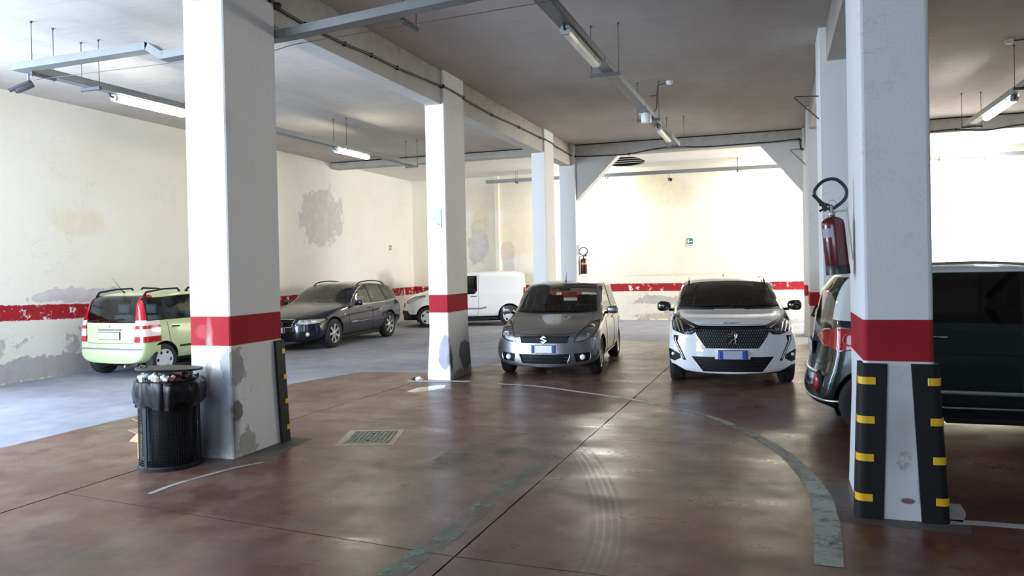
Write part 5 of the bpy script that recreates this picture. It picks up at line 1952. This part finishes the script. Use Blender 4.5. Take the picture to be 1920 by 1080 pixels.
c.panels([[(1.02, .92), (1.08, .4), (1.14, .30), (2.0, .30), (2.06, .4), (2.06, .98)], [(2.06, .98), (2.08, .4), (2.14, .30), (2.58, .30), (2.68, .42), (2.84, .62), (2.88, .98)]])
c.finish()

# ---- dark blue estate car
P = dict(
    top=[(.03, .60), (.12, .69), (.45, .79), (.9, .87), (1.25, .915), (1.45, .95), (1.75, 1.12), (2.05, 1.28), (2.35, 1.375), (2.7, 1.415), (3.2, 1.42), (3.8, 1.375), (4.05, 1.30), (4.25, 1.13), (4.4, .96), (4.5, .86)],
    belt=[(0, .52), (.2, .64), (.9, .79), (1.5, .86), (4.1, .93), (4.5, .80)],
    hw=[(0, .82), (.2, .855), (.6, .885), (1.0, .89), (3.7, .89), (4.2, .86), (4.5, .79)],
    bot=[(0, .19), (.3, .17), (4.1, .2), (4.5, .3)],
    bow=[(0, .34), (.5, .26), (1.3, .13), (2.2, .10), (2.8, 0), (3.9, -.06), (4.5, -.16)],
    nose=[(.1, .05), (.25, .0), (.45, .0), (.62, .02), (.72, .05)],
    tail=[(.2, -.06), (.45, .03), (.7, .02), (.9, 0)])
m_navy = paint('dark_blue', (.006, .007, .022), 0., .3)
c = Car('dark blue estate car with roof rails parked along the plaster side wall', (-10.55, 16.95, 0), R(1.0), 4.54, P, m_navy, tumble=.27, scale=1.05)
c.part('windscreen', [(-.70, .965), (.70, .965), (.56, 1.365), (-.56, 1.365)], 'f', m_glass, lim=.2, yr=(1.0, 2.8))
c.part('rear_window', [(-.56, 1.0), (.56, 1.0), (.50, 1.30), (-.50, 1.30)], 'r', m_glass, lim=.25)
c.part('door_window', [(1.80, .90), (2.62, .915), (2.62, 1.33), (2.42, 1.31), (2.15, 1.20)], 's', m_glass, True, lim=.2)
c.part('rear_door_window', [(2.69, .915), (3.42, .935), (3.30, 1.33), (2.69, 1.335)], 's', m_glass, True, lim=.2)
c.part('quarter_window', [(3.49, .94), (4.06, .97), (3.86, 1.26), (3.37, 1.325)], 's', m_glass, True, lim=.2)
c.part('pillar_trim', [(2.60, .90), (3.5, .93), (3.38, 1.335), (2.60, 1.345)], 's', m_trim, True, .001, lim=.2)
c.cabin(1.5, 3.95, .4, .87, .72, [(.36, 2.45, 1.20), (-.36, 2.45, 1.20), (.36, 3.35, 1.15), (-.36, 3.35, 1.15)], (1.5, 1.95, .9), m_seat_g, (.36, 2.05, .92))
c.lamp('headlight', [(.42, .66), (.40, .56), (.56, .545), (.80, .575), (.835, .64), (.80, .68), (.60, .675)], 'f', .05, extras=[reflector(.50, .61, .045), reflector(.62, .61, .045)], yr=(-1, 1.1))
g = c.part('grille', [(-.345, .665), (.345, .665), (.30, .50), (-.30, .50)], 'f', m_trim, off=-.012, yr=(-1, .5))[0]
c.seam([(-.345, .665), (.345, .665), (.30, .50), (-.30, .50), (-.345, .665)], 'f', 'grille_frame', False, .012, m_chrome, g)
for z in (.53, .56, .59, .62):
    c.seam([(-.30, z), (.30, z)], 'f', 'grille_bar', False, .006, m_trim, g)
b = bmesh.new()
for k in range(4):
    x = (-1.5 + k) * .058
    tube(b, [(x + .037 * math.cos(2 * PI * t / 20), 0, .037 * math.sin(2 * PI * t / 20)) for t in range(20)], .006, 6, closed=True)
c.badge(0, .585, 'f', b, m_chrome, .02, 'grille_emblem', g)['label'] = 'four interlocked chrome rings'
c.part('lower_grille', [(-.38, .40), (.38, .40), (.36, .25), (-.36, .25)], 'f', m_trim, off=-.015, yr=(-1, .6))
c.part('side_intake', [(.46, .40), (.74, .42), (.74, .28), (.46, .25)], 'f', m_trim, True, -.012, yr=(-1, .8))
for sd in (1, -1):
    p, nn = c.hit(sd * .60, .34, 'f')
    c.place(lathe(bmesh.new(), [(0, -.005), (.04, .0), (.046, .018)], 16, between(p - Vector((0, .004, 0)), p + Vector((0, 1, 0)))), 'fog_lamp', m_bowl)
c.plate(0, .44, .36, .11)
c.wheels(.92, 3.57, .317, .2, m_alloy, 7, .865)
c.seam([(0, .69), (.40, .69)], 'f', 'bonnet_gap')
for y0, y1, zt in ((1.52, 2.65, .87), (2.65, 3.62, .92)):
    c.seam([(y0, zt - .03), (y0 + .03, .5), (y0 + .06, .29), (y1 - .04, .29), (y1, .5), (y1, zt + .02)], 's', 'door_gap')
c.seam([(1.66, .865), (2.6, .885), (3.5, .905), (4.12, .945)], 's', 'window_strip', True, .010, m_chrome)
c.seam([(1.66, .865), (2.0, 1.12), (2.3, 1.27), (2.6, 1.345)], 's', 'window_strip', True, .008, m_chrome)
c.seam([(1.6, .50), (2.6, .505), (3.4, .51)], 's', 'door_moulding', True, .016, m_navy)
c.seam([(1.62, .515), (1.90, .517)], 's', 'chrome_strip', True, .008, m_chrome)
c.handle(2.50, .80, m_navy)
c.handle(3.45, .83, m_navy)
for sd in (1, -1):
    p, nn = c.hit(1.36, .70, 's', sd)
    b = bmesh.new()
    B(b, -.006, .006, -.035, .035, -.014, .014, .004)
    bmesh.ops.translate(b, vec=p, verts=b.verts)
    c.place(b, 'side_indicator', m_amber)
    pts = [c.hit(sd * .575, y, 't')[0] + Vector((0, 0, h)) for y, h in ((2.40, .0), (2.6, .045), (3.1, .055), (3.6, .05), (3.85, .0))]
    c.place(tube(bmesh.new(), smooth_pts(pts, 4), .015, 7), 'roof_rail', m_trim)
c.mirrors(1.86, .94, .86, m_navy, .19, .13, .12)
c.lamp('tail_light', [(.55, .70), (.82, .72), (.80, .88), (.56, .90)], 'r', .03, bowl=m_tail, yr=(3.6, 9))
c.panels([[(1.52, .84), (1.55, .5), (1.58, .29), (2.61, .29), (2.65, .5), (2.65, .90)], [(2.65, .90), (2.67, .5), (2.71, .29), (3.16, .29), (3.4, .62), (3.62, .75), (3.62, .93)]], [(-.62, .45), (.62, .45), (.68, 1.42), (-.68, 1.42)], (.50, .7))
c.finish()

# ---- white van behind the column
P = dict(
    top=[(.03, .78), (.14, .92), (.5, 1.02), (.78, 1.08), (.98, 1.20), (1.3, 1.42), (1.6, 1.57), (1.95, 1.65), (2.4, 1.68), (3.2, 1.675), (3.75, 1.65), (3.88, 1.58)],
    belt=[(0, .66), (.15, .80), (.8, .96), (1.3, 1.0), (3.95, 1.02)],
    hw=[(0, .80), (.2, .84), (.5, .865), (3.5, .87), (3.88, .84)],
    bot=[(0, .2), (.3, .2), (3.6, .22), (3.9, .3)],
    bow=[(0, .30), (.5, .24), (1.2, .13), (2.0, .05), (2.6, 0), (3.9, -.05)],
    nose=[(.1, .05), (.25, .0), (.5, .0), (.7, .03), (.9, .09)],
    tail=[(.2, -.03), (.45, .04), (.6, .03), (1.0, 0), (1.5, -.04)])
m_vanw = paint('van_white', (.80, .80, .80), 0., .3)
c = Car('white panel van parked across the back behind the white column', (-9.25, 22.55, 0), R(-66), 3.95, P, m_vanw, tumble=.10, crease=.7, name='van')
c.part('windscreen', [(-.70, 1.12), (.70, 1.12), (.62, 1.58), (-.62, 1.58)], 'f', m_glass_dark, lim=.2, yr=(.7, 2.2))
c.part('door_window', [(1.18, 1.03), (1.9, .99), (2.22, 1.0), (2.30, 1.08), (2.30, 1.50), (1.75, 1.49)], 's', m_glass_dark, True, lim=.2)
c.part('window_surround', [(1.10, 1.01), (1.9, .965), (2.25, .975), (2.33, 1.07), (2.33, 1.53), (1.72, 1.52)], 's', m_trim, True, .001, lim=.2)
c.cabin(1.0, 2.3, .5, 1.0, .72, [(.36, 1.95, 1.42), (-.36, 1.95, 1.42)], (1.05, 1.5, 1.05), wheel=(.36, 1.62, 1.06))
c.lamp('headlight', [(.46, .76), (.58, .72), (.74, .80), (.80, .93), (.76, .965), (.62, .92)], 'f', .05, extras=[reflector(.62, .82, .04)], yr=(-1, 1.1))
c.part('bumper', [(-1, 0), (1, 0), (1, .40), (.7, .40), (.6, .50), (-.6, .50), (-.7, .40), (-1, .40)], 'f', m_trim, off=.002, lim=-.3, yr=(-1, .60))
c.part('grille', [(-.40, .72), (.40, .72), (.34, .58), (-.34, .58)], 'f', m_trim, off=-.01, yr=(-1, .5))
c.plate(0, .44, .36, .11)
c.wheels(.82, 3.31, .31, .19, m_hubcap, 5, .845, 'cover')
c.part('sill', [(1.15, 0), (2.97, 0), (2.97, .30), (1.15, .30)], 's', m_trim, True, .002, lim=-.3)
c.seam([(1.20, .55), (1.6, .545), (2.4, .535), (2.6, .56)], 's', 'side_moulding', True, .03, m_greyp, None, -.012)
c.seam([(1.08, 1.0), (1.12, .5), (1.2, .32), (2.32, .32), (2.37, .5), (2.37, 1.6)], 's', 'door_gap')
c.handle(2.22, .90, m_trim)
b = bmesh.new()
lathe(b, [(0, -.28), (.10, -.27), (.12, -.2), (.12, .2), (.10, .27), (0, .28)], 16, MT(.45, 2.75, .26) @ Matrix.Rotation(PI / 2, 4, 'X'))
c.place(b, 'silencer', m_galv)
c.mirrors(1.25, 1.12, .86, m_trim)
c.part('tail_light', [(3.72, .75), (4.2, .75), (4.2, 1.15), (3.76, 1.15)], 's', m_tail, True, .003, lim=.3)
c.finish()
